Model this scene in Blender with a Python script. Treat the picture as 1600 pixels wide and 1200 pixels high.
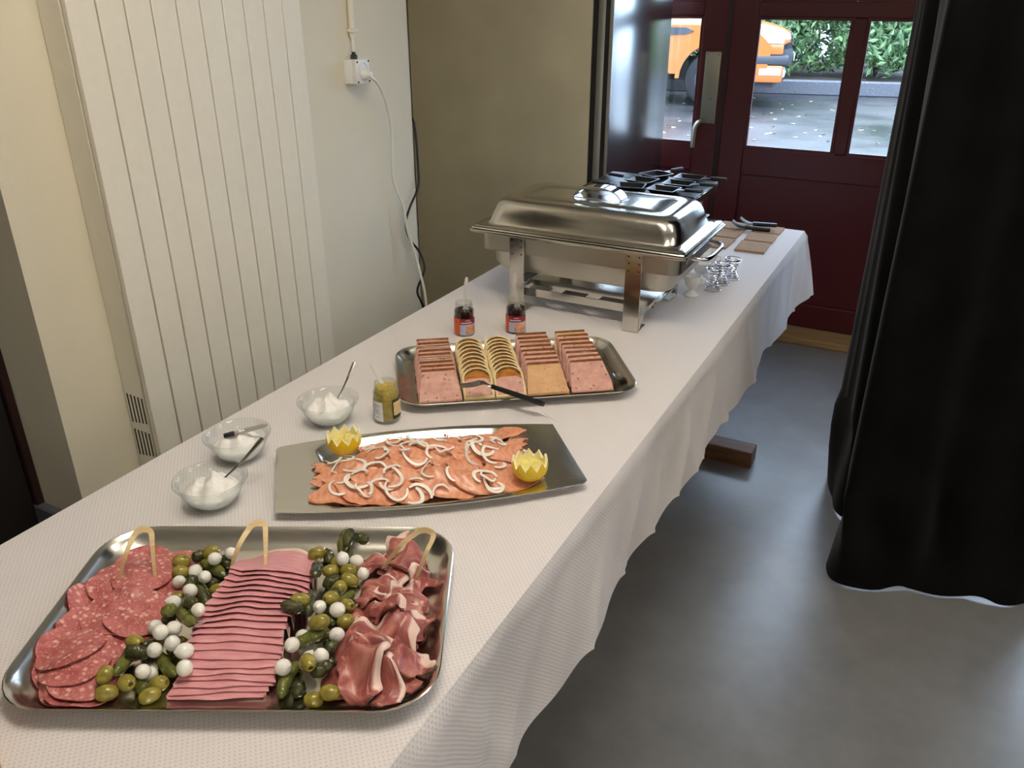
import bpy, bmesh, math, random
from mathutils import Vector, Matrix
import numpy as np
R = math.radians
PI = math.pi
rng = random.Random(7)
for o in list(bpy.data.objects): bpy.data.objects.remove(o)
scn = bpy.context.scene
COL = scn.collection

# ------------------------------------------------------------------ camera
F_PX, PITCH, YAW, CAMZ, TZ = 1295.0, R(25.5), R(27.6), 1.57, 0.75
cam = bpy.data.cameras.new('camera'); camo = bpy.data.objects.new('camera', cam); COL.objects.link(camo)
cam.sensor_width = 36; cam.lens = F_PX / 1600 * 36; cam.clip_start = 0.02; cam.clip_end = 200
camo.location = (0, 0, CAMZ); camo.rotation_euler = (PI / 2 - PITCH, 0, YAW)
scn.camera = camo
_fh = np.array([-math.sin(YAW), math.cos(YAW), 0]); _fw = _fh * math.cos(PITCH) + np.array([0, 0, -math.sin(PITCH)])
_rt = np.array([math.cos(YAW), math.sin(YAW), 0]); _up = np.cross(_rt, _fw)
def at(x, y, z=TZ):
    """point of the horizontal plane z that the survey of the photograph gives for a pixel"""
    d = _fw + _rt * (x - 800) / F_PX + _up * (600 - y) / F_PX
    t = (z - CAMZ) / d[2]
    return Vector((d[0] * t, d[1] * t, z))

# ------------------------------------------------------------------ world, exposure
vs = scn.view_settings
vs.view_transform = 'Standard'; vs.look = 'None'; vs.gamma = 1; vs.use_curve_mapping = False; vs.exposure = 0.0
w = bpy.data.worlds.new('overcast_sky'); scn.world = w; w.use_nodes = True
nt = w.node_tree; nt.nodes.clear()
wo = nt.nodes.new('ShaderNodeOutputWorld'); bg = nt.nodes.new('ShaderNodeBackground')
tc = nt.nodes.new('ShaderNodeTexCoord'); sx = nt.nodes.new('ShaderNodeSeparateXYZ'); cr = nt.nodes.new('ShaderNodeValToRGB')
nt.links.new(tc.outputs['Generated'], sx.inputs[0]); nt.links.new(sx.outputs['Z'], cr.inputs[0])
cr.color_ramp.elements[0].position = 0.0; cr.color_ramp.elements[0].color = (0.40, 0.53, 0.76, 1)
cr.color_ramp.elements[1].position = 0.9; cr.color_ramp.elements[1].color = (0.92, 1.1, 1.42, 1)
nt.links.new(cr.outputs[0], bg.inputs[0]); bg.inputs[1].default_value = 8.5
nt.links.new(bg.outputs[0], wo.inputs[0])

# ------------------------------------------------------------------ materials
def s2l(c):
    return tuple(((v / 255) / 12.92 if v / 255 <= 0.04045 else ((v / 255 + 0.055) / 1.055) ** 2.4) for v in c)
MATS = {}
class N:
    def __init__(s, name):
        s.m = bpy.data.materials.new(name); s.m.use_nodes = True; s.t = s.m.node_tree; s.t.nodes.clear()
        s.out = s.n('ShaderNodeOutputMaterial')
    def n(s, t, **kw):
        k = s.t.nodes.new(t)
        for a, b in kw.items(): setattr(k, a, b)
        return k
    def l(s, a, b): s.t.links.new(a, b)
    def bsdf(s, **kw):
        b = s.n('ShaderNodeBsdfPrincipled')
        for a, v in kw.items(): b.inputs[a.replace('_', ' ')].default_value = v
        s.l(b.outputs[0], s.out.inputs[0]); s.b = b; return b
    def coord(s, kind='Object', scale=1.0, rnd=False):
        c = s.n('ShaderNodeTexCoord'); mp = s.n('ShaderNodeMapping')
        sc = scale if isinstance(scale, tuple) else (scale,) * 3
        mp.inputs['Scale'].default_value = sc
        s.l(c.outputs[kind], mp.inputs['Vector'])
        if rnd:
            oi = s.n('ShaderNodeObjectInfo'); mu = s.n('ShaderNodeMath', operation='MULTIPLY'); mu.inputs[1].default_value = 37.0
            s.l(oi.outputs['Random'], mu.inputs[0]); s.l(mu.outputs[0], mp.inputs['Location'])
        return mp.outputs[0]
    def noise(s, vec, scale=5, detail=4, rough=.5, out='Fac'):
        k = s.n('ShaderNodeTexNoise'); k.inputs['Scale'].default_value = scale; k.inputs['Detail'].default_value = detail; k.inputs['Roughness'].default_value = rough
        s.l(vec, k.inputs['Vector']); return k.outputs[out]
    def voro(s, vec, scale, feature='F1', rnd=1.0):
        k = s.n('ShaderNodeTexVoronoi', feature=feature); k.inputs['Scale'].default_value = scale; k.inputs['Randomness'].default_value = rnd
        s.l(vec, k.inputs['Vector']); return k.outputs['Distance']
    def ramp(s, fac, stops):
        k = s.n('ShaderNodeValToRGB'); e = k.color_ramp.elements
        while len(e) < len(stops): e.new(0.5)
        for i, (p, c) in enumerate(stops):
            e[i].position = p; e[i].color = (*c, 1) if len(c) == 3 else c
        s.l(fac, k.inputs[0]); return k.outputs[0]
    def mix(s, fac, a, b):
        k = s.n('ShaderNodeMix', data_type='RGBA')
        for v, i in ((fac, 0), (a, 6), (b, 7)):
            if isinstance(v, (int, float)): k.inputs[i].default_value = v
            elif isinstance(v, tuple): k.inputs[i].default_value = (*v, 1)
            else: s.l(v, k.inputs[i])
        return k.outputs[2]
    def math(s, op, a, b=0.0):
        k = s.n('ShaderNodeMath', operation=op)
        for i, v in enumerate((a, b)):
            if isinstance(v, (int, float)): k.inputs[i].default_value = v
            else: s.l(v, k.inputs[i])
        return k.outputs[0]
    def bump(s, h, strength=.3, dist=.002):
        k = s.n('ShaderNodeBump'); k.inputs['Strength'].default_value = strength; k.inputs['Distance'].default_value = dist
        s.l(h, k.inputs['Height']); s.l(k.outputs[0], s.b.inputs['Normal'])
    def set(s, sock, name): s.l(sock, s.b.inputs[name])

def plain(name, rgb, rough=.5, metal=0, noise=.06, scale=40, bump=0, lin=False, **kw):
    """a principled material with slight mottling"""
    n = N(name); c = rgb if lin else s2l(rgb)
    n.bsdf(Roughness=rough, Metallic=metal, **kw)
    v = n.coord('Object', 1.0, True); f = n.noise(v, scale, 3)
    lo = tuple(max(0, x * (1 - noise * 2)) for x in c); hi = tuple(min(1, x * (1 + noise * 2)) for x in c)
    n.set(n.ramp(f, [(.25, lo), (.75, hi)]), 'Base Color')
    if bump: n.bump(f, bump)
    MATS[name] = n.m; return n.m

def m_wall(name, rgb, sc=60, b=.25):
    n = N(name); n.bsdf(Roughness=.75); v = n.coord('Object'); c = s2l(rgb)
    big = n.noise(v, 2.5, 4); fine = n.noise(v, sc, 5, .6)
    n.set(n.ramp(big, [(.3, tuple(x * .94 for x in c)), (.7, c)]), 'Base Color'); n.bump(fine, b, .004)
    MATS[name] = n.m
m_wall('wall_paint', (232, 225, 204)); m_wall('hall_paint', (225, 220, 208)); m_wall('ceiling_paint', (235, 232, 225))
plain('radiator_enamel', (236, 231, 216), .38, noise=.01)
plain('gap_dark', (40, 38, 34), .8)
plain('ledge_grey', (92, 94, 100), .6)
plain('dark_door', (18, 14, 13), .5); plain('red_frame_dark', (42, 15, 12), .5)
plain('white_plastic', (240, 240, 238), .35, noise=.01); plain('black_plastic', (16, 16, 18), .45, noise=.02)
plain('cable_white', (242, 238, 224), .45, noise=.01); plain('cable_black', (14, 14, 15), .5)
plain('screw_metal', (90, 88, 84), .35, 1)
def m_floor():
    n = N('concrete_vinyl'); n.bsdf(Roughness=.3); v = n.coord('Object')
    a = n.noise(v, 1.6, 6, .6); b = n.noise(v, 9, 6, .65); c = n.noise(v, 160, 2)
    f = n.math('ADD', n.math('MULTIPLY', a, .6), n.math('MULTIPLY', b, .4))
    n.set(n.ramp(f, [(.25, s2l((104, 104, 106))), (.5, s2l((124, 124, 126))), (.75, s2l((144, 144, 146)))]), 'Base Color')
    n.b.inputs['Specular IOR Level'].default_value = .8; n.set(n.ramp(a, [(.2, (.27,) * 3), (.8, (.36,) * 3)]), 'Roughness'); n.bump(c, .08, .001); MATS['floor'] = n.m
m_floor()
def m_steel(name, rgb, rough, stretch=(1, 1, 1), amp=.08, smudge=0.0):
    n = N(name); n.bsdf(Metallic=1.0); v = n.coord('Object', stretch); c = s2l(rgb)
    f = n.noise(v, 30, 4, .6); g = n.noise(n.coord('Object'), 4, 5, .6)
    col = n.ramp(g, [(.3, tuple(x * (1 - smudge) for x in c)), (.7, c)])
    n.set(col, 'Base Color'); mx = n.math('ADD', n.math('MULTIPLY', f, amp), rough - amp / 2)
    if smudge: mx = n.math('ADD', mx, n.math('MULTIPLY', g, .12))
    n.set(mx, 'Roughness'); MATS[name] = n.m
m_steel('tray_steel', (214, 212, 204), .20, (1, 1, 1)); m_steel('chafer_steel', (205, 202, 194), .17)
m_steel('chafer_brushed', (188, 184, 174), .36, (1, 30, 30)); m_steel('fridge_brushed', (150, 143, 122), .46, (1, 1, 30), .1, .12)
plain('fridge_side', (206, 198, 172), .42, .2, noise=.05, scale=4); m_steel('fridge_front', (190, 190, 188), .21, (1, 1, 1), .02, 0); m_steel('cutlery_steel', (190, 188, 184), .16); m_steel('chrome', (215, 215, 220), .1)
m_steel('lock_steel', (150, 146, 132), .5)
def m_cloth():
    n = N('damask_cloth'); n.bsdf(Roughness=.8); n.b.inputs['Sheen Weight'].default_value = .15
    v = n.coord('UV', 1.0); s = n.n('ShaderNodeSeparateXYZ'); n.l(v, s.inputs[0])
    k = 2 * PI / .0085
    sxx = n.math('SINE', n.math('MULTIPLY', s.outputs[0], k)); syy = n.math('SINE', n.math('MULTIPLY', s.outputs[1], k))
    d = n.math('MULTIPLY', sxx, syy); dot = n.ramp(d, [(.45, (0, 0, 0)), (.75, (1, 1, 1))])
    n.set(n.mix(dot, s2l((226, 221, 221)), s2l((206, 201, 202))), 'Base Color')
    n.bump(n.math('ADD', d, n.math('MULTIPLY', n.noise(v, 3, 3), 3.0)), .22, .0012); MATS['cloth'] = n.m
m_cloth()
plain('door_red', (74, 14, 20), .38, noise=.03); plain('door_red_dark', (36, 7, 9), .45)
def m_wood(name, a, b, sc=(2, 30, 30), rough=.5):
    n = N(name); n.bsdf(Roughness=rough); v = n.coord('Object', sc)
    f = n.noise(v, 3, 5, .6); n.set(n.ramp(f, [(.3, s2l(a)), (.7, s2l(b))]), 'Base Color'); n.bump(f, .12, .001); MATS[name] = n.m
m_wood('threshold_wood', (138, 112, 74), (182, 150, 100)); m_wood('trestle_wood', (88, 58, 36), (130, 92, 58)); m_wood('board_wood', (186, 126, 62), (216, 158, 92))
m_wood('bamboo', (214, 186, 134), (236, 214, 168), (1, 1, 60)); m_wood('table_wood', (150, 110, 70), (180, 140, 95))
def m_cork():
    n = N('cork'); n.bsdf(Roughness=.85); v = n.coord('Object'); f = n.noise(v, 260, 3, .7)
    n.set(n.ramp(f, [(.3, s2l((140, 106, 76))), (.7, s2l((196, 160, 124)))]), 'Base Color'); n.bump(f, .3, .001); MATS['cork'] = n.m
m_cork()
def m_velvet():
    n = N('black_velvet'); n.bsdf(Roughness=.95); n.b.inputs['Sheen Weight'].default_value = .1; n.b.inputs['Sheen Roughness'].default_value = .4
    n.b.inputs['Specular IOR Level'].default_value = .05
    f = n.noise(n.coord('Object'), 6, 4); n.set(n.ramp(f, [(.3, (.003, .003, .0032)), (.7, (.007, .0068, .0066))]), 'Base Color')
    n.bump(n.noise(n.coord('Object'), 300, 2), .2, .001); MATS['velvet'] = n.m
m_velvet(); plain('velvet_seam', (70, 69, 70), .9)
def m_glass(name, tint=(1, 1, 1), fr=1.45):
    n = N(name); tr = n.n('ShaderNodeBsdfTransparent'); tr.inputs[0].default_value = (*tint, 1)
    gl = n.n('ShaderNodeBsdfGlossy'); gl.inputs['Roughness'].default_value = .03
    lw = n.n('ShaderNodeLayerWeight'); pw_ = n.math('POWER', lw.outputs['Facing'], 4.0 if fr < 1.48 else 2.6)
    f = n.n('ShaderNodeMath', operation='MULTIPLY_ADD'); n.l(pw_, f.inputs[0]); f.inputs[1].default_value = .8 if fr < 1.48 else .55; f.inputs[2].default_value = .035
    no = n.noise(n.coord('Object'), 20, 2); n.set if False else None
    rr = n.math('MULTIPLY', no, .05); n.l(rr, gl.inputs['Roughness'])
    mx = n.n('ShaderNodeMixShader'); n.l(f.outputs[0], mx.inputs[0]); n.l(tr.outputs[0], mx.inputs[1]); n.l(gl.outputs[0], mx.inputs[2])
    n.l(mx.outputs[0], n.out.inputs[0]); MATS[name] = n.m
m_glass('window_glass', (.96, .98, .97)); m_glass('bowl_glass', (.955, .975, .968), 1.5); m_glass('jar_glass', (.93, .95, .94), 1.5)
# food
def m_salami():
    n = N('salami'); n.bsdf(Roughness=.38); n.b.inputs['Subsurface Weight'].default_value = .0
    v = n.coord('UV', 1.0, True)
    wv = n.n('ShaderNodeVectorMath', operation='ADD'); nz = n.noise(v, 9, 2, .5, 'Color'); sc = n.n('ShaderNodeVectorMath', operation='SCALE'); sc.inputs[3].default_value = .05
    n.l(nz, sc.inputs[0]); n.l(v, wv.inputs[0]); n.l(sc.outputs[0], wv.inputs[1])
    d = n.voro(wv.outputs[0], 10); d2 = n.voro(wv.outputs[0], 22)
    spk = n.ramp(d, [(.22, (1, 1, 1)), (.36, (0, 0, 0))]); spk2 = n.ramp(d2, [(.24, (.8,) * 3), (.40, (0, 0, 0))])
    base = n.ramp(n.noise(v, 5, 4), [(.3, s2l((166, 78, 78))), (.7, s2l((204, 122, 118)))])
    fat = s2l((226, 176, 166)); c = n.mix(spk2, base, s2l((210, 146, 138))); n.set(n.mix(spk, c, fat), 'Base Color')
    n.bump(spk, .15, .0006); MATS['salami'] = n.m
m_salami()
def m_ham():
    n = N('cooked_ham'); n.bsdf(Roughness=.36); v = n.coord('UV', 1.0, True); u = n.coord('UV', 1.0)
    s = n.n('ShaderNodeSeparateXYZ'); n.l(u, s.inputs[0])
    st = n.noise(n.coord('UV', (2, 6, 1), True), 2.2, 5, .65)
    base = n.ramp(st, [(.28, s2l((204, 132, 141))), (.5, s2l((218, 150, 156))), (.68, s2l((228, 164, 168))), (.76, s2l((238, 198, 196)))])
    rim = n.ramp(n.math('ADD', s.outputs[1], n.math('MULTIPLY', n.noise(v, 7, 2), .06)), [(.90, (0, 0, 0)), (.94, (1, 1, 1))])
    n.set(n.mix(rim, base, s2l((236, 214, 196))), 'Base Color'); MATS['ham'] = n.m
m_ham()
def m_prosciutto():
    n = N('cured_ham'); n.bsdf(Roughness=.33); v = n.coord('UV', 1.0, True); u = n.coord('UV', 1.0)
    s = n.n('ShaderNodeSeparateXYZ'); n.l(u, s.inputs[0])
    base = n.ramp(n.noise(v, 2.4, 5, .6), [(.26, s2l((116, 54, 52))), (.5, s2l((160, 86, 80))), (.72, s2l((206, 140, 126)))])
    e = n.math('ADD', s.outputs[1], n.math('MULTIPLY', n.math('SUBTRACT', n.noise(v, 3.5, 4), .5), .34))
    fat = n.ramp(e, [(.76, (0, 0, 0)), (.83, (1, 1, 1))])
    vein = n.ramp(n.noise(n.coord('UV', (1, 4, 1), True), 3, 3), [(.60, (0, 0, 0)), (.70, (.75,) * 3)])
    c = n.mix(vein, base, s2l((222, 168, 156))); n.set(n.mix(fat, c, s2l((236, 208, 196))), 'Base Color'); MATS['cured'] = n.m
m_prosciutto()
def m_salmon():
    n = N('smoked_salmon'); n.bsdf(Roughness=.3); v = n.coord('UV', 1.0, True)
    wv = n.n('ShaderNodeTexWave'); wv.inputs['Scale'].default_value = 2.6; wv.inputs['Distortion'].default_value = 5; wv.inputs['Detail'].default_value = 3; n.l(v, wv.inputs['Vector'])
    a = n.ramp(n.noise(v, 2, 4), [(.3, s2l((208, 128, 94))), (.7, s2l((232, 162, 126)))])
    n.set(n.mix(n.math('MULTIPLY', wv.outputs['Fac'], .35), a, s2l((240, 188, 156))), 'Base Color'); MATS['salmon'] = n.m
m_salmon()
plain('onion_slice', (246, 240, 230), .28, noise=.02); plain('pearl_onion', (240, 238, 230), .22, noise=.02)
plain('pearl_onion', (240, 238, 230), .22, noise=.02)
def m_olive():
    n = N('green_olive'); n.bsdf(Roughness=.2); v = n.coord('Object', 1.0, True)
    f = n.noise(v, 90, 3); d = n.voro(v, 180); sp = n.ramp(d, [(.10, (1, 1, 1)), (.16, (0, 0, 0))])
    c = n.ramp(f, [(.3, s2l((122, 112, 40))), (.7, s2l((168, 154, 72)))]); n.set(n.mix(n.math('MULTIPLY', sp, .6), c, s2l((80, 70, 24))), 'Base Color'); MATS['olive'] = n.m
m_olive(); plain('olive_hole', (66, 58, 20), .4)
def m_gherkin(name, a, b):
    n = N(name); n.bsdf(Roughness=.24); v = n.coord('Object', 1.0, True); f = n.noise(v, 60, 4); d = n.voro(v, 300)
    n.set(n.ramp(f, [(.3, s2l(a)), (.7, s2l(b))]), 'Base Color'); n.bump(n.math('ADD', f, d), .3, .002); MATS[name] = n.m
m_gherkin('gherkin', (74, 80, 34), (122, 124, 58)); m_gherkin('gherkin_dark', (50, 54, 32), (84, 84, 46))
plain('lemon_peel', (246, 208, 40), .36, noise=.04, scale=300, bump=.2); plain('lemon_pith', (246, 238, 190), .6, noise=.02); plain('lemon_flesh', (232, 216, 130), .25, noise=.08, scale=120, bump=.4)
plain('cream', (248, 247, 243), .55, noise=.02, scale=120, bump=.35)
plain('mustard', (196, 172, 84), .4, noise=.14, scale=180, bump=.2); plain('jam', (44, 10, 14), .12, noise=.2)
plain('label_white', (228, 230, 232), .5, noise=.02); plain('label_print', (130, 134, 142), .6); plain('label_orange', (214, 92, 40), .5, noise=.04)
plain('label_red', (140, 30, 44), .5, noise=.05); plain('label_blue', (176, 182, 212), .5, noise=.05); plain('label_fruit', (214, 150, 116), .5, noise=.25, scale=60)
plain('label_ink', (46, 44, 40), .6)
def m_pate(name, a, b, dark, sp=260):
    n = N(name); n.bsdf(Roughness=.5); v = n.coord('Object', 1.0, True)
    f = n.noise(v, 50, 5, .65); d = n.voro(v, sp * .27); spk = n.ramp(d, [(.12, (1, 1, 1)), (.24, (0, 0, 0))])
    c = n.ramp(f, [(.3, s2l(a)), (.7, s2l(b))]); n.set(n.mix(n.math('MULTIPLY', spk, .75), c, s2l(dark)), 'Base Color'); n.bump(f, .4, .002); MATS[name] = n.m
m_pate('pate_pink', (196, 142, 128), (222, 174, 160), (120, 70, 60)); m_pate('pate_tan', (206, 158, 112), (222, 178, 134), (180, 128, 90), 320)
plain('aspic', (126, 78, 36), .16, noise=.2, scale=80); plain('aspic_bright', (178, 112, 44), .15, noise=.2, scale=80); plain('pastry', (222, 198, 146), .6, noise=.06, scale=90); plain('pastry_base', (196, 150, 92), .65, noise=.08)
plain('porcelain', (240, 240, 238), .18, noise=.01); plain('pan_black', (22, 22, 23), .3, noise=.06); plain('grill_black', (26, 26, 27), .5); plain('silicone_black', (20, 21, 24), .5)
# outdoors
def m_asphalt():
    n = N('wet_asphalt'); n.bsdf(); v = n.coord('Object'); a = n.noise(v, .5, 5, .6); b = n.noise(v, 60, 3)
    n.set(n.ramp(a, [(.35, (.022, .023, .025)), (.65, (.05, .051, .054))]), 'Base Color'); n.set(n.ramp(a, [(.35, (.22,) * 3), (.6, (.5,) * 3)]), 'Roughness'); n.bump(b, .25, .004); MATS['asphalt'] = n.m
m_asphalt()
plain('kerb_granite', (92, 94, 102), .7, noise=.2, scale=50, bump=.3); plain('soil', (44, 38, 30), .9, scale=20)
def m_leaf(name, a, b):
    n = N(name); n.bsdf(Roughness=.4); geo = n.n('ShaderNodeNewGeometry'); n.set(n.ramp(geo.outputs['Random Per Island'], [(0, s2l(a)), (1, s2l(b))]), 'Base Color')
    n.b.inputs['Transmission Weight'].default_value = 0; n.b.inputs['Subsurface Weight'].default_value = 0; MATS[name] = n.m
m_leaf('laurel_leaf', (48, 88, 52), (128, 158, 106)); m_leaf('red_leaf', (104, 36, 38), (120, 108, 60)); m_leaf('fallen_leaf', (150, 134, 90), (190, 172, 130)); plain('bark', (70, 60, 50), .9)
plain('truck_orange', (200, 114, 58), .22, noise=.02, Coat_Weight=.6); plain('truck_black', (34, 35, 38), .5); plain('truck_grey', (66, 70, 78), .4); plain('tyre', (30, 30, 32), .8, bump=.2)
m_steel('alloy', (190, 192, 196), .3); plain('headlight', (205, 212, 220), .12, noise=.1, scale=14); plain('truck_glass', (24, 30, 36), .06); plain('plate_white', (236, 236, 232), .4)
plain('metal_frame', (60, 60, 62), .4, .6)

# ------------------------------------------------------------------ mesh helpers
def mk(name, VF, mat, parent=None, smooth=True, uv=None, loc=None, rot=None, sharp=40):
    V, Fc = VF[0], VF[1]
    if uv is None and len(VF) > 2: uv = VF[2]
    me = bpy.data.meshes.new(name); me.from_pydata([tuple(v) for v in V], [], Fc)
    mats = mat if isinstance(mat, (list, tuple)) else [mat]
    for m in mats: me.materials.append(MATS[m])
    if uv is not None:
        ul = me.uv_layers.new(name='uv'); li = np.zeros(len(me.loops), dtype=np.int32); me.loops.foreach_get('vertex_index', li)
        ul.data.foreach_set('uv', np.asarray(uv, dtype=np.float32)[li].ravel())
    me.validate(); 
    bm = bmesh.new(); bm.from_mesh(me); bmesh.ops.recalc_face_normals(bm, faces=bm.faces); bm.to_mesh(me); bm.free()
    if smooth:
        me.polygons.foreach_set('use_smooth', [True] * len(me.polygons)); me.set_sharp_from_angle(angle=R(sharp))
    o = bpy.data.objects.new(name, me); COL.objects.link(o)
    if parent: o.parent = parent
    if loc is not None: o.location = loc
    if rot is not None: o.rotation_euler = rot
    return o
def join(*parts):
    V, Fc = [], []
    for p in parts:
        b = len(V); V += list(p[0]); Fc += [tuple(i + b for i in f) for f in p[1]]
    return V, Fc
def xf(VF, M): return [M @ Vector(v) for v in VF[0]], VF[1]
def mv(VF, x=0, y=0, z=0): return [Vector(v) + Vector((x, y, z)) for v in VF[0]], VF[1]
def box(x0, x1, y0, y1, z0, z1, bev=0, seg=1):
    if not bev:
        V = [(x, y, z) for z in (z0, z1) for y in (y0, y1) for x in (x0, x1)]
        return V, [(0, 2, 3, 1), (4, 5, 7, 6), (0, 1, 5, 4), (2, 6, 7, 3), (0, 4, 6, 2), (1, 3, 7, 5)]
    bm = bmesh.new(); bmesh.ops.create_cube(bm, size=1, matrix=Matrix.Translation(((x0 + x1) / 2, (y0 + y1) / 2, (z0 + z1) / 2)) @ Matrix.Diagonal((x1 - x0, y1 - y0, z1 - z0, 1)))
    bmesh.ops.bevel(bm, geom=bm.edges[:], offset=bev, segments=seg, affect='EDGES', profile=.5)
    bm.verts.index_update(); V = [v.co.copy() for v in bm.verts]; Fc = [tuple(v.index for v in f.verts) for f in bm.faces]; bm.free(); return V, Fc
def loft(rings, closed=True, cap0=True, cap1=True):
    n = len(rings[0]); V = [p for r in rings for p in r]; Fc = []
    for i in range(len(rings) - 1):
        for j in range(n if closed else n - 1):
            k = (j + 1) % n; Fc.append((i * n + j, i * n + k, (i + 1) * n + k, (i + 1) * n + j))
    if cap0: Fc.append(tuple(range(n))[::-1])
    if cap1: Fc.append(tuple((len(rings) - 1) * n + j for j in range(n)))
    return V, Fc
def rrect(w, h, r, n=6, z=0.0):
    r = max(min(r, w / 2 - 1e-4, h / 2 - 1e-4), 1e-4); P = []
    for cx, cy, a0 in ((w / 2 - r, h / 2 - r, 0), (-w / 2 + r, h / 2 - r, 90), (-w / 2 + r, -h / 2 + r, 180), (w / 2 - r, -h / 2 + r, 270)):
        for i in range(n + 1):
            a = R(a0 + 90 * i / n); P.append(Vector((cx + r * math.cos(a), cy + r * math.sin(a), z)))
    return P
def lathe(prof, n=24, cap0=False, cap1=False):
    rings = [[Vector((r * math.cos(2 * PI * j / n), r * math.sin(2 * PI * j / n), z)) for j in range(n)] for r, z in prof]
    return loft(rings, True, cap0, cap1)
def sweep(pts, prof, closed=False, caps=True, scale=None, up=None):
    """sweep the 2-D profile prof along pts; parallel transport"""
    P = [Vector(p) for p in pts]; n = len(P); T = []
    for i in range(n):
        a = P[(i - 1) % n] if (closed or i > 0) else P[i]; b = P[(i + 1) % n] if (closed or i < n - 1) else P[i]
        T.append((b - a).normalized())
    ref = Vector(up) if up else (Vector((0, 0, 1)) if abs(T[0].z) < .9 else Vector((1, 0, 0)))
    nx = (ref - T[0] * ref.dot(T[0])).normalized(); rings = []
    for i in range(n):
        nx = (nx - T[i] * nx.dot(T[i])).normalized(); ny = T[i].cross(nx); s = scale[i] if scale else 1.0
        rings.append([P[i] + nx * (a * s) + ny * (b * s) for a, b in prof])
    if closed: rings.append(rings[0])
    return loft(rings, True, caps and not closed, caps and not closed)
def circ(r, n=8): return [(r * math.cos(2 * PI * i / n), r * math.sin(2 * PI * i / n)) for i in range(n)]
def rect(a, b): return [(a / 2, b / 2), (-a / 2, b / 2), (-a / 2, -b / 2), (a / 2, -b / 2)]
def tube(pts, r, n=8, closed=False):
    if isinstance(r, (list, tuple)): return sweep(pts, circ(1, n), closed, True, list(r))
    return sweep(pts, circ(r, n), closed)
def spline(pts, k=6):
    P = [Vector(p) for p in pts]; out = []
    for i in range(len(P) - 1):
        a, b, c, d = P[max(i - 1, 0)], P[i], P[i + 1], P[min(i + 2, len(P) - 1)]
        for j in range(k):
            t = j / k; out.append(.5 * ((2 * b) + (c - a) * t + (2 * a - 5 * b + 4 * c - d) * t * t + (3 * b - a - 3 * c + d) * t ** 3))
    out.append(P[-1]); return out
def sheet(fn, nu, nv, th=.0015):
    """solid sheet of thickness th over the surface fn(u, v), u and v in 0..1"""
    A = [[Vector(fn(i / nu, j / nv)) for j in range(nv + 1)] for i in range(nu + 1)]
    V, U = [], []
    for i in range(nu + 1):
        for j in range(nv + 1): V.append(A[i][j]); U.append((i / nu, j / nv))
    m = len(V)
    for i in range(nu + 1):
        for j in range(nv + 1):
            du = A[min(i + 1, nu)][j] - A[max(i - 1, 0)][j]; dv = A[i][min(j + 1, nv)] - A[i][max(j - 1, 0)]
            nn = du.cross(dv); nn = nn.normalized() if nn.length > 1e-9 else Vector((0, 0, 1))
            V.append(A[i][j] - nn * th); U.append((i / nu, j / nv))
    Fc = []; I = lambda i, j: i * (nv + 1) + j
    for i in range(nu):
        for j in range(nv):
            q = (I(i, j), I(i + 1, j), I(i + 1, j + 1), I(i, j + 1)); Fc.append(q); Fc.append(tuple(k + m for k in q[::-1]))
    bd = [I(i, 0) for i in range(nu)] + [I(nu, j) for j in range(nv)] + [I(i, nv) for i in range(nu, 0, -1)] + [I(0, j) for j in range(nv, 0, -1)]
    for a, b in zip(bd, bd[1:] + bd[:1]): Fc.append((b, a, a + m, b + m))
    return V, Fc, U
def disc_sheet(h, rad, nr=5, na=24, th=.0015, wob=0.0, ph=0.0):
    """thin wavy disc; h(x, y) height; uv from the plan"""
    V, U = [], []
    def pt(r, a):
        rr = r * rad * (1 + wob * math.sin(3 * a + ph) + wob * .6 * math.sin(7 * a + 2 * ph)); x, y = rr * math.cos(a), rr * math.sin(a); return Vector((x, y, h(x, y)))
    V.append(pt(0, 0)); U.append((.5, .5))
    for i in range(1, nr + 1):
        for j in range(na):
            p = pt(i / nr, 2 * PI * j / na); V.append(p); U.append((.5 + p.x * 10, .5 + p.y * 10))
    m = len(V); V += [v - Vector((0, 0, th)) for v in V]; U += U; Fc = []
    I = lambda i, j: 1 + (i - 1) * na + j % na
    for j in range(na):
        Fc.append((0, I(1, j), I(1, j + 1))); Fc.append((m, m + I(1, j + 1), m + I(1, j)))
        for i in range(1, nr):
            q = (I(i, j), I(i + 1, j), I(i + 1, j + 1), I(i, j + 1)); Fc.append(q); Fc.append(tuple(k + m for k in q[::-1]))
        a, b = I(nr, j), I(nr, j + 1); Fc.append((b, a, a + m, b + m))
    return V, Fc, U
def tag(o, label, cat, group=None, kind=None):
    o['label'] = label; o['category'] = cat
    if group: o['group'] = group
    if kind: o['kind'] = kind
    return o
def thing(name, loc, label, cat, group=None, rz=0.0, kind=None):
    o = bpy.data.objects.new(name, None); COL.objects.link(o); o.location = loc; o.rotation_euler = (0, 0, rz); o.empty_display_size = .05
    return tag(o, label, cat, group, kind)
def struct(name, VF, mat, label, cat, smooth=False):
    o = mk(name, VF, mat, None, smooth); return tag(o, label, cat, None, 'structure')
def clone(o, loc=None, rot=None, parent=None):
    c = o.copy(); COL.objects.link(c); c.parent = parent
    if loc is not None: c.location = loc
    if rot is not None: c.rotation_euler = rot
    for ch in list(o.children): clone(ch, None, None, c)
    return c
def atX(x, y, X):
    d = _fw + _rt * (x - 800) / F_PX + _up * (600 - y) / F_PX; t = X / d[0]; return Vector((X, d[1] * t, CAMZ + d[2] * t))
def atY(x, y, Y):
    d = _fw + _rt * (x - 800) / F_PX + _up * (600 - y) / F_PX; t = Y / d[1]; return Vector((d[0] * t, Y, CAMZ + d[2] * t))

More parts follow.
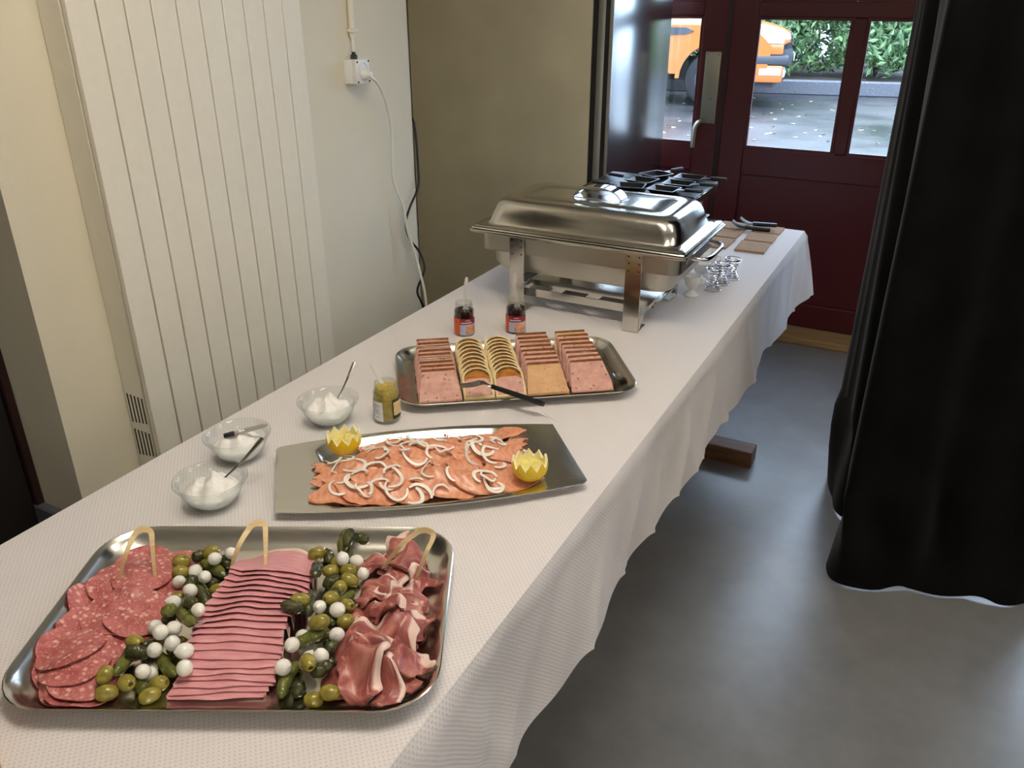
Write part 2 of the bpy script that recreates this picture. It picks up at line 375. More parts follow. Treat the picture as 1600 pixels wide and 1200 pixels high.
# ------------------------------------------------------------------ room shell
CEIL = 2.9; XW = -1.71; YB = 4.1
struct('floor', box(-2.4, 7, -6, YB + .12, -.06, 0), 'floor', 'grey concrete-look vinyl floor of the hall', 'floor')
struct('ceiling', box(-2.4, 7, -6, YB + .3, CEIL, CEIL + .1), 'ceiling_paint', 'white painted ceiling of the hall', 'ceiling')
# left wall: pier between the dark doorway and the fridge niche, its far edge rounded
pl = [(-2.4, 1.02), (XW, 1.02)]
for i in range(7):
    a = R(90 * i / 6); pl.append((XW - .03 + .03 * math.cos(a), 2.505 + .03 * math.sin(a)))
pl += [(-2.4, 2.535)]
struct('wall_left', loft([[Vector((x, y, z)) for x, y in pl] for z in (0, CEIL)]), 'wall_paint', 'cream painted plaster wall pier behind the radiator', 'wall', True)
struct('wall_niche', join(box(-2.4, -2.25, 2.535, YB, 0, CEIL)), 'wall_paint', 'cream wall at the back of the fridge niche', 'wall')
struct('wall_hall', join(box(-2.4, -1.95, -6, -.28, 0, CEIL), box(-2.4, -1.95, -.28, 1.02, 2.15, CEIL)), 'hall_paint', 'pale wall above and before the dark doorway', 'wall')
struct('wall_rear', box(-2.4, 7, -6.1, -6, 0, CEIL), 'hall_paint', 'pale rear wall of the hall', 'wall')
struct('wall_right', box(7, 7.1, -6, YB + .3, 0, CEIL), 'hall_paint', 'pale side wall of the hall', 'wall')
struct('wall_back', join(box(-2.4, -2.2, YB, YB + .2, 0, CEIL), box(-2.2, 2.75, YB, YB + .2, 2.26, CEIL), box(.15, .3, YB, YB + .2, 0, 2.26), box(2.65, 7, YB, YB + .2, 0, CEIL)), 'hall_paint', 'pale wall around the glazed red doors', 'wall')
struct('trim_ledge', box(-1.95, -1.74, .995, 1.02, .34, .395, .004), 'ledge_grey', 'grey ledge low on the side of the wall pier', 'trim')
# dark doorway on the left
d2 = tag(thing('door_2', (-1.9, .37, 0), 'dark door in the recess left of the cream wall', 'door'), 'dark door in the recess left of the cream wall', 'door', None, 'structure')
mk('door_leaf', box(-.045, .02, -.6, .628, .01, 2.1, .004), 'dark_door', d2)
mk('frame_post', box(-.05, .03, .629, .65, 0, 2.15, .003), 'red_frame_dark', d2); mk('frame_post', box(-.05, .03, -.65, -.6, 0, 2.15, .003), 'red_frame_dark', d2)
mk('frame_head', box(-.05, .03, -.6, .6, 2.1, 2.15, .003), 'red_frame_dark', d2)
# threshold
t1 = struct('trim_threshold', box(-2.2, .15, 3.96, YB + .05, 0, .035, .004), 'threshold_wood', 'pale wooden threshold strip under the red door', 'trim')
struct('trim_threshold_side', box(.3, 2.65, 3.96, YB + .05, 0, .035, .004), 'threshold_wood', 'pale wooden threshold under the door behind the curtain', 'trim')

def leaf(par, x0, flip, hardware=False):
    """glazed leaf 1.106 wide whose meeting stile is at x0; flip -1 runs to the left"""
    f = flip; X = lambda a: x0 + f * a
    def bx(a, b, y0, y1, z0, z1, bev=.004):
        l, r = sorted((X(a), X(b))); return box(l, r, y0, y1, z0, z1, bev)
    y0, y1 = 0, .05
    lf = mk('leaf_stile', bx(.0, .12, y0, y1, .04, 2.2), 'door_red', par)
    mk('leaf_stile', bx(.986, 1.106, y0, y1, .04, 2.2), 'door_red', par)
    mk('leaf_mullion', bx(.524, .582, y0 + .0015, y1 - .0015, .886, 1.4565), 'door_red', par); mk('leaf_mullion', bx(.524, .582, y0 + .0015, y1 - .0015, 1.5205, 2.0895), 'door_red', par)
    for z0, z1 in ((.76, .885), (1.457, 1.52), (2.09, 2.2), (.04, .16)): mk('leaf_rail', bx(.12, .986, y0, y1, z0, z1), 'door_red', par)
    mk('kick_panel', bx(.118, .988, .014, .04, .158, .762), 'door_red', par)
    for a, b in ((.12, .524), (.582, .986)):
        for z0, z1 in ((.885, 1.457), (1.52, 2.09)):
            mk('pane', bx(a - .004, b + .004, .022, .028, z0 - .004, z1 + .004, 0), 'window_glass', par, False)
            # glazing beads
            l, r = sorted((X(a), X(b))); w_ = .012
            mk('glazing_bead', join(box(l, l + w_, .006, .022, z0, z1), box(r - w_, r, .006, .022, z0, z1), box(l + w_, r - w_, .006, .022, z0, z0 + w_), box(l + w_, r - w_, .006, .022, z1 - w_, z1)), 'door_red', par, False)
    if hardware:
        pl_ = mk('lock_plate', box(-1.122, -1.046, -.008, .0, .985, 1.308, .006, 2), 'lock_steel', par); pl_['label'] = 'scuffed steel lock plate'
        for sx_, sz_ in ((-1.110, 1.296), (-1.058, 1.296), (-1.110, .997), (-1.058, .997), (-1.078, 1.10)):
            mk('screw', mv(xf(lathe([(.0, -.003), (.004, -.0025), (.005, 0), (.005, .002)], 10), Matrix.Rotation(R(90), 4, 'X')), sx_, -.0095, sz_), 'screw_metal', pl_)
        hd = spline([(-1.10, -.008, 1.0), (-1.118, -.03, .995), (-1.132, -.04, .97), (-1.134, -.042, .93), (-1.136, -.042, .875)], 4)
        h_ = mk('lever_handle', sweep(hd, rect(.012, .022)), 'lock_steel', par); h_['label'] = 'steel lever handle pointing down'
def double_door(name, xm, label, hw):
    d = thing(name, (0, YB, 0), label, 'door', None, 0, 'structure')
    leaf(d, xm - .004, -1, hw); leaf(d, xm + .004, 1)
    mk('astragal', box(xm - .012, xm + .012, -.006, .0, .04, 2.2, .002), 'door_red_dark', d)
    for s in (-1, 1): mk('frame_post', box(*sorted((xm + s * 1.112, xm + s * 1.175)), -.01, .1, .0, 2.26, .004), 'door_red_dark', d)
    mk('frame_head', box(xm - 1.112, xm + 1.112, -.01, .1, 2.2, 2.26, .004), 'door_red_dark', d)
double_door('door_1', -1.024, 'dark red glazed double door at the end of the hall', True)
double_door('door_3', 1.475, 'dark red glazed double door behind the black curtain', False)

# lamps of the hall; the rear ones are added fill lights
def ceiling_lamp(loc, power, size, color, label, rz=0):
    t = thing('ceiling_lamp', (loc[0], loc[1], 2.6), label, 'lamp', 'ceiling lamps of the hall', rz)
    a, b = size
    mk('housing', box(-a / 2 - .01, a / 2 + .01, -.03, .03, .0, .03, .004), 'white_plastic', t)
    for s in (-1, 1): mk('hanger_rod', tube([(s * a * .35, 0, .03), (s * a * .35, 0, CEIL - 2.6)], .005, 8), 'screw_metal', t)
    n = N('lamp_diffuser'); e = n.n('ShaderNodeEmission'); e.inputs[0].default_value = (*color, 1); e.inputs[1].default_value = power / (a * b * PI)
    n.l(e.outputs[0], n.out.inputs[0]); MATS['lamp_diffuser'] = n.m
    mk('diffuser', box(-a / 2, a / 2, -b / 2, b / 2, -.06, -.001, .01, 2), 'lamp_diffuser', t)
LAMPS = [((-.36, .82), 16, (.9, .28), (1.0, .90, .76), 'white ceiling lamp above the near end of the table', 0),
         ((.8, 1.75), 7.5, (.9, .28), (1.0, .91, .78), 'white ceiling lamp over the aisle beside the curtain', 0),
         ((4.9, 1.2), 22, (1.5, .3), (1.0, .93, .82), 'white ceiling lamp far out in the hall', PI / 2),
         ((2.0, -2.2), 16, (1.2, .3), (1.0, .92, .80), 'added fill lamp hung behind the photographer', 0),  # unseen lamp added to brighten the floor and walls
         ((4.9, -3.2), 24, (1.5, .3), (1.0, .93, .82), 'added fill lamp in the far rear of the hall', PI / 2)]  # unseen too, added to raise the ambient light of the hall
for l_ in LAMPS: ceiling_lamp(*l_)

# ------------------------------------------------------------------ radiator
rad = thing('vertical_radiator', (-1.665, 1.5375, .2), 'tall cream vertical panel radiator standing off the wall', 'radiator')
y0r, y1r = -.3475, .3475; zr = 1.95
mk('casing', join(box(-.045, .027, y0r, y0r + .012, 0, zr, .003), box(-.045, .027, y1r - .012, y1r, 0, zr, .003), box(-.045, .027, y0r + .012, y1r - .012, zr - .012, zr, .003)), 'radiator_enamel', rad)
mk('core', box(-.03, .03, y0r + .014, y1r - .014, .02, zr - .02), 'gap_dark', rad, False)
pw = (y1r - y0r) / 10
for i in range(10):
    a = y0r + i * pw; mk('front_panel', box(.031, .045, a + (.0018 if i else .0), a + pw - .0018, .0, zr, .0015), 'radiator_enamel', rad)
for k, (zz0, zz1) in enumerate(((617, 662), (672, 713))):
    for i in range(5):
        p = atY(207 + k * 12 + i * 5.9, zz0 + i * 2.2, 1.19); q = atY(207 + k * 12 + 7 + i * 5.9, zz1 + i * 1.2 - 1.5, 1.19)
        xx = -.032 + i * .0125
        mk('vent_slot', box(xx - .0022, xx + .0022, y0r - .0006, y0r + .004, q.z - .2, p.z - .2), 'gap_dark', rad, False)
for z_ in (.3, 1.6): mk('wall_bracket', box(-.07, -.03, -.2, .2, z_, z_ + .03), 'radiator_enamel', rad)

# ------------------------------------------------------------------ socket, conduit, cables
sb = thing('socket_box', (XW, 2.19, 1.34), 'white surface-mounted socket box with plug on the cream wall', 'socket')
mk('back_box', box(0, .036, -.034, .034, -.035, .035, .004, 2), 'white_plastic', sb)
cv = mk('cover', box(.0365, .05, -.034, .034, -.035, .035, .003, 2), 'white_plastic', sb)
for a in (-.028, .028):
    for b in (-.029, .029): mk('screw', mv(xf(lathe([(0, .002), (.003, .001), (.003, -.002)], 8), Matrix.Rotation(R(90), 4, 'Y')), .0505, a, b), 'gap_dark', cv)
mk('socket_ring', mv(xf(lathe([(.024, 0), (.026, .003), (.021, .003), (.019, -.004), (.0, -.004)], 24), Matrix.Rotation(R(90), 4, 'Y')), .05, 0, .004), 'white_plastic', cv)
pg = mk('plug', mv(xf(lathe([(.0, .028), (.008, .027), (.011, .012), (.017, .006), (.018, 0), (0, 0)], 16), Matrix.Rotation(R(90), 4, 'Y')), .051, .003, -.008), 'white_plastic', sb)
mk('cable_gland', mv(lathe([(.008, 0), (.011, .002), (.011, .012), (.006, .016), (.006, .022)], 12, True, True), .018, 0, .034), 'screw_metal', sb)
cd = thing('cable_conduit', (XW, 2.2, 1.40), 'thin cream cable conduit running up the wall above the socket', 'conduit')
mk('pipe', tube([(.012, 0, .035), (.012, 0, CEIL - 1.40)], .0095, 10), 'radiator_enamel', cd)
mk('pipe_clip', box(0, .024, -.013, .013, .05, .062, .002), 'radiator_enamel', cd)
mk('cable_end', tube(spline([(.018, -.01, -.012), (.016, -.006, .01), (.012, 0, .04)], 5), .005, 8), 'cable_white', cd)
cp = [atX(577, 120, -1.64), atX(590, 130, -1.635), atX(603, 160, -1.65), atX(612, 205, -1.67), atX(613, 262, -1.685), atX(617, 290, -1.685), atX(630, 322, -1.680), atX(637, 360, -1.678), atX(649, 398, -1.668), atX(660, 440, -1.648), atX(666, 475, -1.638)]
e_ = cp[-1]; cp += [e_ + Vector((.0, .01, -.25)), Vector((e_.x, e_.y + .05, .01)), Vector((e_.x + .1, e_.y + .2, .006))]
tag(mk('power_cable', tube(spline(cp, 6), .0046, 8), 'cable_white'), 'thin white power cable hanging from the socket down the wall', 'cable')
cp = [atX(652, 232, -1.70), atX(654, 270, -1.70), atX(652, 296, -1.695), atX(640, 325, -1.69), atX(634, 350, -1.69), atX(640, 373, -1.695), atX(655, 393, -1.685), atX(663, 415, -1.665), atX(660, 432, -1.665), atX(652, 455, -1.675), atX(662, 481, -1.66)]
e_ = cp[-1]; cp = [Vector((-1.78, 2.57, 1.16)), Vector((-1.73, 2.555, 1.14))] + cp[1:] + [e_ + Vector((.03, .05, -.2)), Vector((e_.x, e_.y + .1, .01)), Vector((e_.x, e_.y + .3, .007))]
tag(mk('power_cable', tube(spline(cp, 6), .0042, 8), 'cable_black'), 'black power cable winding around the white one by the wall corner', 'cable')

# ------------------------------------------------------------------ fridge
fr = thing('refrigerator', (-1.74, 3.60, 0), 'tall brushed stainless steel refrigerator beside the red door', 'refrigerator')
mk('body', box(-.46, .397, -.36, .365, .12, 2.05, .006, 2), 'fridge_side', fr)
mk('door_gasket', box(.397, .418, -.354, .36, .14, 2.03), 'cable_black', fr, False)
dr = mk('door', box(.418, .485, -.36, .365, .13, 2.04, .008, 2), 'fridge_front', fr)
mk('edge_strip', box(.452, .470, -.3625, -.36, .14, 2.03), 'cable_black', dr, False)
mk('hinge', box(.40, .48, -.36, -.30, 2.04, 2.056, .002), 'screw_metal', fr)
for x in (-.42, .36):
    for y in (-.32, .32): mk('foot', mv(lathe([(.025, 0), (.025, .01), (.012, .02), (.012, .125)], 12, True, True), x, y), 'screw_metal', fr)

# ------------------------------------------------------------------ table and cloth
TX0, TX1, TY0, TY1 = -1.252, -.446, .08, 3.21
tb = thing('trestle_table', ((TX0 + TX1) / 2, 1.6, 0), 'long wooden trestle table under the white cloth', 'table')
cx, cy = (TX0 + TX1) / 2, 1.6
mk('tabletop', box(TX0 - cx, TX1 - cx, TY0 - cy, TY1 - cy, .715, .7455, .003), 'table_wood', tb)
for yy in (-.95, 1.12):
    mk('trestle_foot', box(-.42, .42, yy - .04, yy + .04, 0, .065, .004), 'trestle_wood', tb)
    mk('trestle_post', join(box(-.2, -.13, yy - .03, yy + .03, .065, .66), box(.13, .2, yy - .03, yy + .03, .065, .66)), 'trestle_wood', tb, False)
    mk('trestle_head', box(-.36, .36, yy - .035, yy + .035, .66, .715, .003), 'trestle_wood', tb)
def cloth_mesh():
    x0, x1, y0, y1 = TX0 - .006, TX1 + .008, TY0 - .006, TY1 + .008
    V, U, Fc = [], [], []
    # path around: left side (from far to near) is short; build full perimeter loop as points with outward normal
    per = []
    def seg(a, b, n, nrm):
        for i in range(n):
            t = i / n; per.append((a[0] + (b[0] - a[0]) * t, a[1] + (b[1] - a[1]) * t, nrm[0], nrm[1]))
    def corner(c, a0, k=6):
        for i in range(k): a = R(a0 + 90 * i / k); per.append((c[0] + .006 * math.cos(a), c[1] + .006 * math.sin(a), math.cos(a), math.sin(a)))
    r = .006
    seg((x1, y0 + r), (x1, y1 - r), 330, (1, 0)); corner((x1 - r, y1 - r), 0); seg((x1 - r, y1), (x0 + r, y1), 60, (0, 1)); corner((x0 + r, y1 - r), 90)
    seg((x0, y1 - r), (x0, y0 + r), 60, (-1, 0)); corner((x0 + r, y0 + r), 180); seg((x0 + r, y0), (x1 - r, y0), 50, (0, -1)); corner((x1 - r, y0 + r), 270)
    n = len(per); nt_ = 14; L = []
    s = 0
    for i, (px, py, nx, ny) in enumerate(per):
        if i: s += math.hypot(px - per[i - 1][0], py - per[i - 1][1])
        L.append(s)
    def off(i, t):
        px, py, nx, ny = per[i]; y = py; q = t ** .8
        if nx > .9:
            k = .5 * math.sin(11 * y + 1.2 * math.sin(2.3 * y) + 1.5 * t) + .40 * math.sin(21 * y + 2 * math.sin(3.1 * y) - 2.6 * t) * (1 - .4 * t) + .30 * math.sin(39 * y + 5 * t + 3 * math.sin(1.7 * y)) * (1 - .7 * t)
            k *= (.75 + .35 * math.sin(1.9 * y + .6))
            k += .55 * (1 - abs(math.sin(8.3 * y + .9 * math.sin(2.7 * y) - 1.3 * t))) ** 4 * (.5 + .5 * math.sin(3.7 * y)) + .35 * (1 - abs(math.sin(13.7 * y + 1.1 * math.sin(4.1 * y) + 1.9 * t))) ** 5
            g = max(0, 1 - abs(y - 1.82) / .03) * .35
            e = max(0, (y - 2.9) / .3)
            return .014 * q + .025 * k * q + .008 * g * q + .03 * e * q
        if abs(nx) > .05 and abs(ny) > .05 and nx > 0 and ny > 0: return (.045 + .03 * math.sin(2 * math.atan2(ny, nx))) * q
        return (.012 + .012 * math.sin(s_of(i) * 19)) * q
    def s_of(i): return L[i]
    rings = []
    for j in range(nt_ + 1):
        t = j / nt_
        for i, (px, py, nx, ny) in enumerate(per):
            drop = .265 + .012 * math.sin(3.1 * py + .4) + .008 * math.sin(9 * py)
            if nx < -.5: drop = .2
            o = off(i, t)
            zz = TZ - .003 * (1 if j else 0) - drop * t if j else TZ
            if j == 1: o += .003
            if j == 0: o = -.004
            V.append((px + nx * o, py + ny * o, zz)); U.append((px + nx * t * drop, py + ny * t * drop))
    for j in range(nt_):
        for i in range(n):
            k = (i + 1) % n; Fc.append((j * n + i, j * n + k, (j + 1) * n + k, (j + 1) * n + i))
    # top surface: fine grid with faint creases
    gx, gy = 24, 90; b = len(V)
    top = list(range(n))
    cen = len(V)
    for i in range(gx + 1):
        for j in range(gy + 1):
            x = x0 + .004 + (x1 - x0 - .008) * i / gx; y = y0 + .004 + (y1 - y0 - .008) * j / gy
            z = TZ + .0007 * math.sin(9 * x + 5 * y) * math.sin(7 * y - 4 * x)
            for yc, a in ((1.82, .0028), (2.45, .0016), (1.13, .0014), (.42, .0014)): z += a * math.exp(-((y - yc + .02 * math.sin(6 * x)) / .012) ** 2)
            z += .0014 * math.exp(-((x + .86) / .012) ** 2)
            if i in (0, gx) or j in (0, gy): z = TZ
            V.append((x, y, z)); U.append((x, y))
    for i in range(gx):
        for j in range(gy):
            q = cen + i * (gy + 1) + j; Fc.append((q, q + gy + 1, q + gy + 2, q + 1))
    return V, Fc, U
tag(mk('tablecloth', cloth_mesh(), 'cloth', None, True, sharp=60), 'long white damask tablecloth hanging over the table edges', 'tablecloth')

# ------------------------------------------------------------------ curtain
def curtain():
    bot = spline([(-.16, 2.84, 0), (-.185, 2.75, 0), (-.13, 2.62, 0), (-.105, 2.52, 0), (-.04, 2.47, 0), (-.035, 2.38, 0), (-.085, 2.26, 0), (-.075, 2.145, 0), (.02, 2.175, 0), (.11, 2.195, 0), (.16, 2.235, 0), (.24, 2.235, 0), (.34, 2.275, 0), (.42, 2.285, 0), (.47, 2.36, 0), (.43, 2.46, 0)], 7)
    top = spline([(-.13, 2.86, 0), (-.175, 2.78, 0), (-.155, 2.70, 0), (-.165, 2.60, 0), (-.12, 2.52, 0), (-.135, 2.43, 0), (-.09, 2.35, 0), (-.07, 2.26, 0), (.01, 2.29, 0), (.06, 2.24, 0), (.15, 2.29, 0), (.22, 2.25, 0), (.33, 2.30, 0), (.43, 2.27, 0), (.50, 2.34, 0), (.48, 2.46, 0)], 7)
    n = len(bot) - 1
    def fn(u, v):
        i = min(int(u * n + .5), n); t = v; k = 1 - (1 - t) ** 1.0
        b, a = bot[i], top[i]; p = b.lerp(a, min(1, t * 1.15) ** .8)
        z = .005 + (2.78 - .005) * t
        if t < .12:
            p = p + Vector((.012 * math.sin(9 * u * PI + 30 * t), .014 * math.sin(14 * u * PI + 40 * t), 0)); z += .009 * max(0, math.sin(u * 34) - .35) * (1 - t / .12)
        return (p.x, p.y, z)
    return sheet(fn, n, 40, .004)
cu = thing('stage_curtain', (.1, 2.4, 0), 'floor-length black velvet curtain gathered in folds', 'curtain')
V_, F_, U_ = curtain(); mk('velvet', ([Vector(v) - Vector((.1, 2.4, 0)) for v in V_], F_, U_), 'velvet', cu, sharp=80)
# lighter seam tape down the front fold of the velvet
def _px(p):
    d = np.array(p) - np.array([0, 0, CAMZ]); w_ = d @ _fw; return 800 + F_PX * (d @ _rt) / w_, 600 - F_PX * (d @ _up) / w_
nvv = 41; best = None
for i in range(8, 60):
    col = [V_[i * nvv + j] for j in range(4, 24)]; e = 0
    for p in col:
        x, y = _px(p); e += (x - (1450 - .222 * y)) ** 2 if y < 620 else 0
    if best is None or e < best[0]: best = (e, i)
i = best[1]; col = [Vector(V_[i * nvv + j]) for j in range(5, 41)]; tw = (Vector((0, 0, 1.2)) - col[10]).normalized(); tw.z = 0; tw.normalize()
st_ = mk('seam_tape', sweep([p + tw * .004 - Vector((.1, 2.4, 0)) for p in col], rect(.004, .013), up=tuple(tw)), 'velvet_seam', cu); st_['label'] = 'grey seam tape'
mk('rail', box(-.4, .5, -.02, .01, 2.76, 2.79), 'metal_frame', cu)
for x in (-.35, .45): mk('rail_hanger', tube([(x, -.005, 2.78), (x, -.005, CEIL)], .006, 8), 'metal_frame', cu)
# ------------------------------------------------------------------ trays
def tray_vf(w, h, r, prof, th=.0012, n=8, shape=None):
    """prof: (inset, z) from the floor up to the rim; closed shell of thickness th"""
    ring = lambda d, z: (shape(d, z) if shape else rrect(w - 2 * d, h - 2 * d, max(r - d, .01), n, z))
    inner = [ring(d, z) for d, z in prof]; outer = [ring(d + (th if i else 0), z - th) for i, (d, z) in enumerate(prof)]
    # underside from floor to rim, then top side from rim back to floor
    return loft(outer + inner[::-1], True, True, True)
# charcuterie tray
A1 = R(27.3); C1 = Vector((-.758, .650, TZ + .0015))
tr1 = tag(mk('serving_tray', tray_vf(.555, .38, .075, [(.042, .002), (.030, .004), (.016, .011), (.007, .022), (.002, .0275), (-.0005, .0285), (-.002, .0275)]), 'tray_steel', None, True, None, C1, (0, 0, A1), 50), 'large stainless steel tray holding cold cuts, olives and pickles', 'tray')
# salmon tray: flat winged ends, bowed long sides
A2 = R(37.2); C2 = Vector((-.758, 1.106, TZ + .0015))
def boat(L_, W_, bow, z, rc=.018, n=14):
    P = []
    def edge(s0, s1, side):
        for i in range(n + 1):
            x = s0 + (s1 - s0) * i / n; P.append(Vector((x, side * (W_ / 2 + bow * (1 - (2 * x / L_) ** 2)), z)))
    k = 3
    for side, sgn in ((1, -1), (-1, 1)):
        edge(-sgn * (L_ / 2 - rc), sgn * (L_ / 2 - rc), side)
        cx_, cy_ = sgn * (L_ / 2 - rc), side * (W_ / 2 - rc + bow * (1 - ((L_ - 2 * rc) / L_) ** 2) )
        for i in range(1, k + 1):
            a = R(90 * i / (k + 1)); P.append(Vector((cx_ + sgn * rc * math.sin(a), cy_ + side * rc * math.cos(a), z)))
    return P
def salmon_tray():
    N_ = len(boat(.5, .2, .03, 0))
    def well(L_, W_, z): return boat(L_, W_, .018, z, min(.06, W_ * .3))
    top = [boat(.566, .222, .03, .018), boat(.560, .216, .03, .0185), boat(.425, .212, .028, .0185, .05), boat(.418, .206, .027, .017, .05), boat(.40, .19, .025, .006, .05), boat(.388, .18, .024, .003, .048)]
    bot = [boat(.566, .222, .03, .0165), boat(.427, .214, .028, .0165, .05), boat(.402, .192, .025, .0045, .05), boat(.388, .18, .024, .0008, .048)]
    return loft(bot[::-1] + top, True, True, True)
tag(mk('serving_tray', salmon_tray(), 'tray_steel', None, True, None, C2, (0, 0, A2), 50), 'stainless steel tray with flat wing ends holding smoked salmon', 'tray')
A3 = R(35.9); C3 = Vector((-.814, 1.555, TZ + .0015))
tag(mk('serving_tray', tray_vf(.53, .325, .06, [(.036, .002), (.026, .004), (.014, .010), (.006, .019), (.0015, .0235), (-.0005, .0245), (-.002, .0235)]), 'tray_steel', None, True, None, C3, (0, 0, A3), 50), 'stainless steel tray holding sliced terrine and pastry-crusted pate', 'tray')
Z1 = TZ + .0035; Z2 = TZ + .0045; Z3 = TZ + .0035
class HMap:
    """top surface of what already lies on a tray; each new piece is laid down on it"""
    def __init__(s, c, half, cell=.0015):
        s.x0, s.y0, s.c, s.n = c[0] - half, c[1] - half, cell, int(2 * half / cell); s.H = np.full((s.n, s.n), TZ)
    def lay(s, o):
        bpy.context.view_layer.update(); M = np.array(o.matrix_world); me = o.data; n = len(me.vertices); co = np.empty(n * 3); me.vertices.foreach_get('co', co)
        P = co.reshape(n, 3) @ M[:3, :3].T + M[:3, 3]; me.calc_loop_triangles(); k = len(me.loop_triangles); t = np.empty(k * 3, dtype=np.int32); me.loop_triangles.foreach_get('vertices', t); s.tri(P, t.reshape(k, 3))
    def tri(s, P, T):
        G = np.stack([(P[:, 0] - s.x0) / s.c, (P[:, 1] - s.y0) / s.c, P[:, 2]], 1)
        for x, y, z in G:
            i, j = int(x), int(y)
            if 0 <= i < s.n and 0 <= j < s.n and z > s.H[i, j]: s.H[i, j] = z
        for a, b, c in G[T]:
            i0, i1 = max(0, math.ceil(min(a[0], b[0], c[0]) - .5)), min(s.n - 1, math.floor(max(a[0], b[0], c[0]) - .5)); j0, j1 = max(0, math.ceil(min(a[1], b[1], c[1]) - .5)), min(s.n - 1, math.floor(max(a[1], b[1], c[1]) - .5))
            if i1 < i0 or j1 < j0: continue
            d = (b[1] - c[1]) * (a[0] - c[0]) + (c[0] - b[0]) * (a[1] - c[1])
            if abs(d) < 1e-9: continue
            X, Y = np.meshgrid(np.arange(i0, i1 + 1) + .5, np.arange(j0, j1 + 1) + .5, indexing='ij')
            l = ((b[1] - c[1]) * (X - c[0]) + (c[0] - b[0]) * (Y - c[1])) / d; m = ((c[1] - a[1]) * (X - c[0]) + (a[0] - c[0]) * (Y - c[1])) / d; q = 1 - l - m
            z = np.where((l >= -.01) & (m >= -.01) & (q >= -.01), l * a[2] + m * b[2] + q * c[2], -9); v = s.H[i0:i1 + 1, j0:j1 + 1]; np.maximum(v, z, out=v)
    def top(s, xy, r=2):
        xy = np.atleast_2d(np.asarray(xy, float)); i = ((xy[:, 0] - s.x0) / s.c).astype(int); j = ((xy[:, 1] - s.y0) / s.c).astype(int); out = np.full(len(xy), -9.0)
        for a in range(-r, r + 1):
            for b in range(-r, r + 1):
                if a * a + b * b <= r * r + 1: out = np.maximum(out, s.H[np.clip(i + a, 0, s.n - 1), np.clip(j + b, 0, s.n - 1)])
        return out
    def rest(s, x, y, R_, under):
        """height at which a round-bottomed body of radius R_ touches; under(d) is its underside above its reference"""
        k = int(R_ / s.c); i, j = int((x - s.x0) / s.c), int((y - s.y0) / s.c); best = -9
        for a in range(-k, k + 1):
            for b in range(-k, k + 1):
                d = math.hypot(a, b) * s.c
                if d < R_ and 0 <= i + a < s.n and 0 <= j + b < s.n: best = max(best, s.H[i + a, j + b] - under(d))
        return best
def relax(b0, nb, it):
    b = b0.copy()
    for _ in range(it): b = np.maximum(b0, np.array([b[k].mean() for k in nb]))
    return b
def drape(hm, name, VF, mat, loc, rz, th, it=10, gap=.0002, sharp=70, r=1, lift=None):
    """lay a thin sheet on the height map: it follows what lies below and keeps its own curl"""
    V, Fc, U = VF; m = len(V) // 2; L = np.array([tuple(v) for v in V[:m]]); own = L[:, 2] - L[:, 2].min(); c, s_ = math.cos(rz), math.sin(rz)
    xy = np.stack([loc[0] + L[:, 0] * c - L[:, 1] * s_, loc[1] + L[:, 0] * s_ + L[:, 1] * c], 1); nb = [set([k]) for k in range(m)]; T = []
    for f in Fc:
        if max(f) < m:
            for q in range(len(f)): nb[f[q]].add(f[q - 1]); nb[f[q - 1]].add(f[q])
    b = relax(hm.top(xy, r), [list(k) for k in nb], it); low = b + gap + own; z0 = float(low.min())
    NV = [Vector((L[k, 0], L[k, 1], low[k] + th - z0)) for k in range(m)] + [Vector((L[k, 0], L[k, 1], low[k] - z0)) for k in range(m)]
    o = mk(name, (NV, Fc, U), mat, None, True, None, (loc[0], loc[1], z0), (0, 0, rz), sharp); hm.lay(o); return o
HM1 = HMap(C1, .36); HM2 = HMap(C2, .36); HM3 = HMap(C3, .36)
for hm_, o_ in zip((HM1, HM2, HM3), [o for o in COL.objects if o.name.startswith('serving_tray')]): hm_.lay(o_)
HMT = HMap(C1, .36); HMT.H[:] = HM1.H

# ------------------------------------------------------------------ salami
def px1(x, y, z): return at(x * .28329, 800 + y * .28333, z)
def px2(x, y, z): return at(300 + x * .26667, 800 + y * .26667, z)
SAL = [(985, 262, .036), (790, 262, .044), (680, 350, .043), (900, 330, .044), (560, 470, .044), (870, 450, .044), (640, 380, .040), (790, 335, .045), (500, 590, .044), (720, 650, .044), (395, 710, .044), (590, 690, .044), (360, 805, .042), (470, 800, .045), (390, 905, .040), (450, 920, .044), (620, 520, .046), (760, 520, .047), (450, 885, .041), (410, 805, .045), (385, 735, .043)]
for i, (x, y, r_) in enumerate(SAL):
    p1, p2, p3 = (rng.uniform(0, 6.28) for _ in range(3)); rr = random.Random(i)
    dx, dy = rr.uniform(-1, 1), rr.uniform(-1, 1); am = rr.uniform(.0035, .0065); top_ = i / len(SAL)
    def h(a, b, p1=p1, p2=p2, dx=dx, dy=dy, am=am, top_=top_):
        q = (a * a + b * b) / .0020
        return .26 * am * math.sin(50 * (a * dx + b * dy) + p1) + .2 * am * math.sin(70 * (a * dy - b * dx) + p2)
    zc = Z1 + .013 + .013 * top_
    tag(drape(HM1, 'salami_slice', disc_sheet(h, r_, 8, 30, .0013, .018, p3), 'salami', px1(x, y, zc), rr.uniform(0, 6), .0013, 6, sharp=60, r=1), 'thin round slice of fat-speckled salami draped in the salami pile', 'salami', 'salami slices on the cold-cut tray')
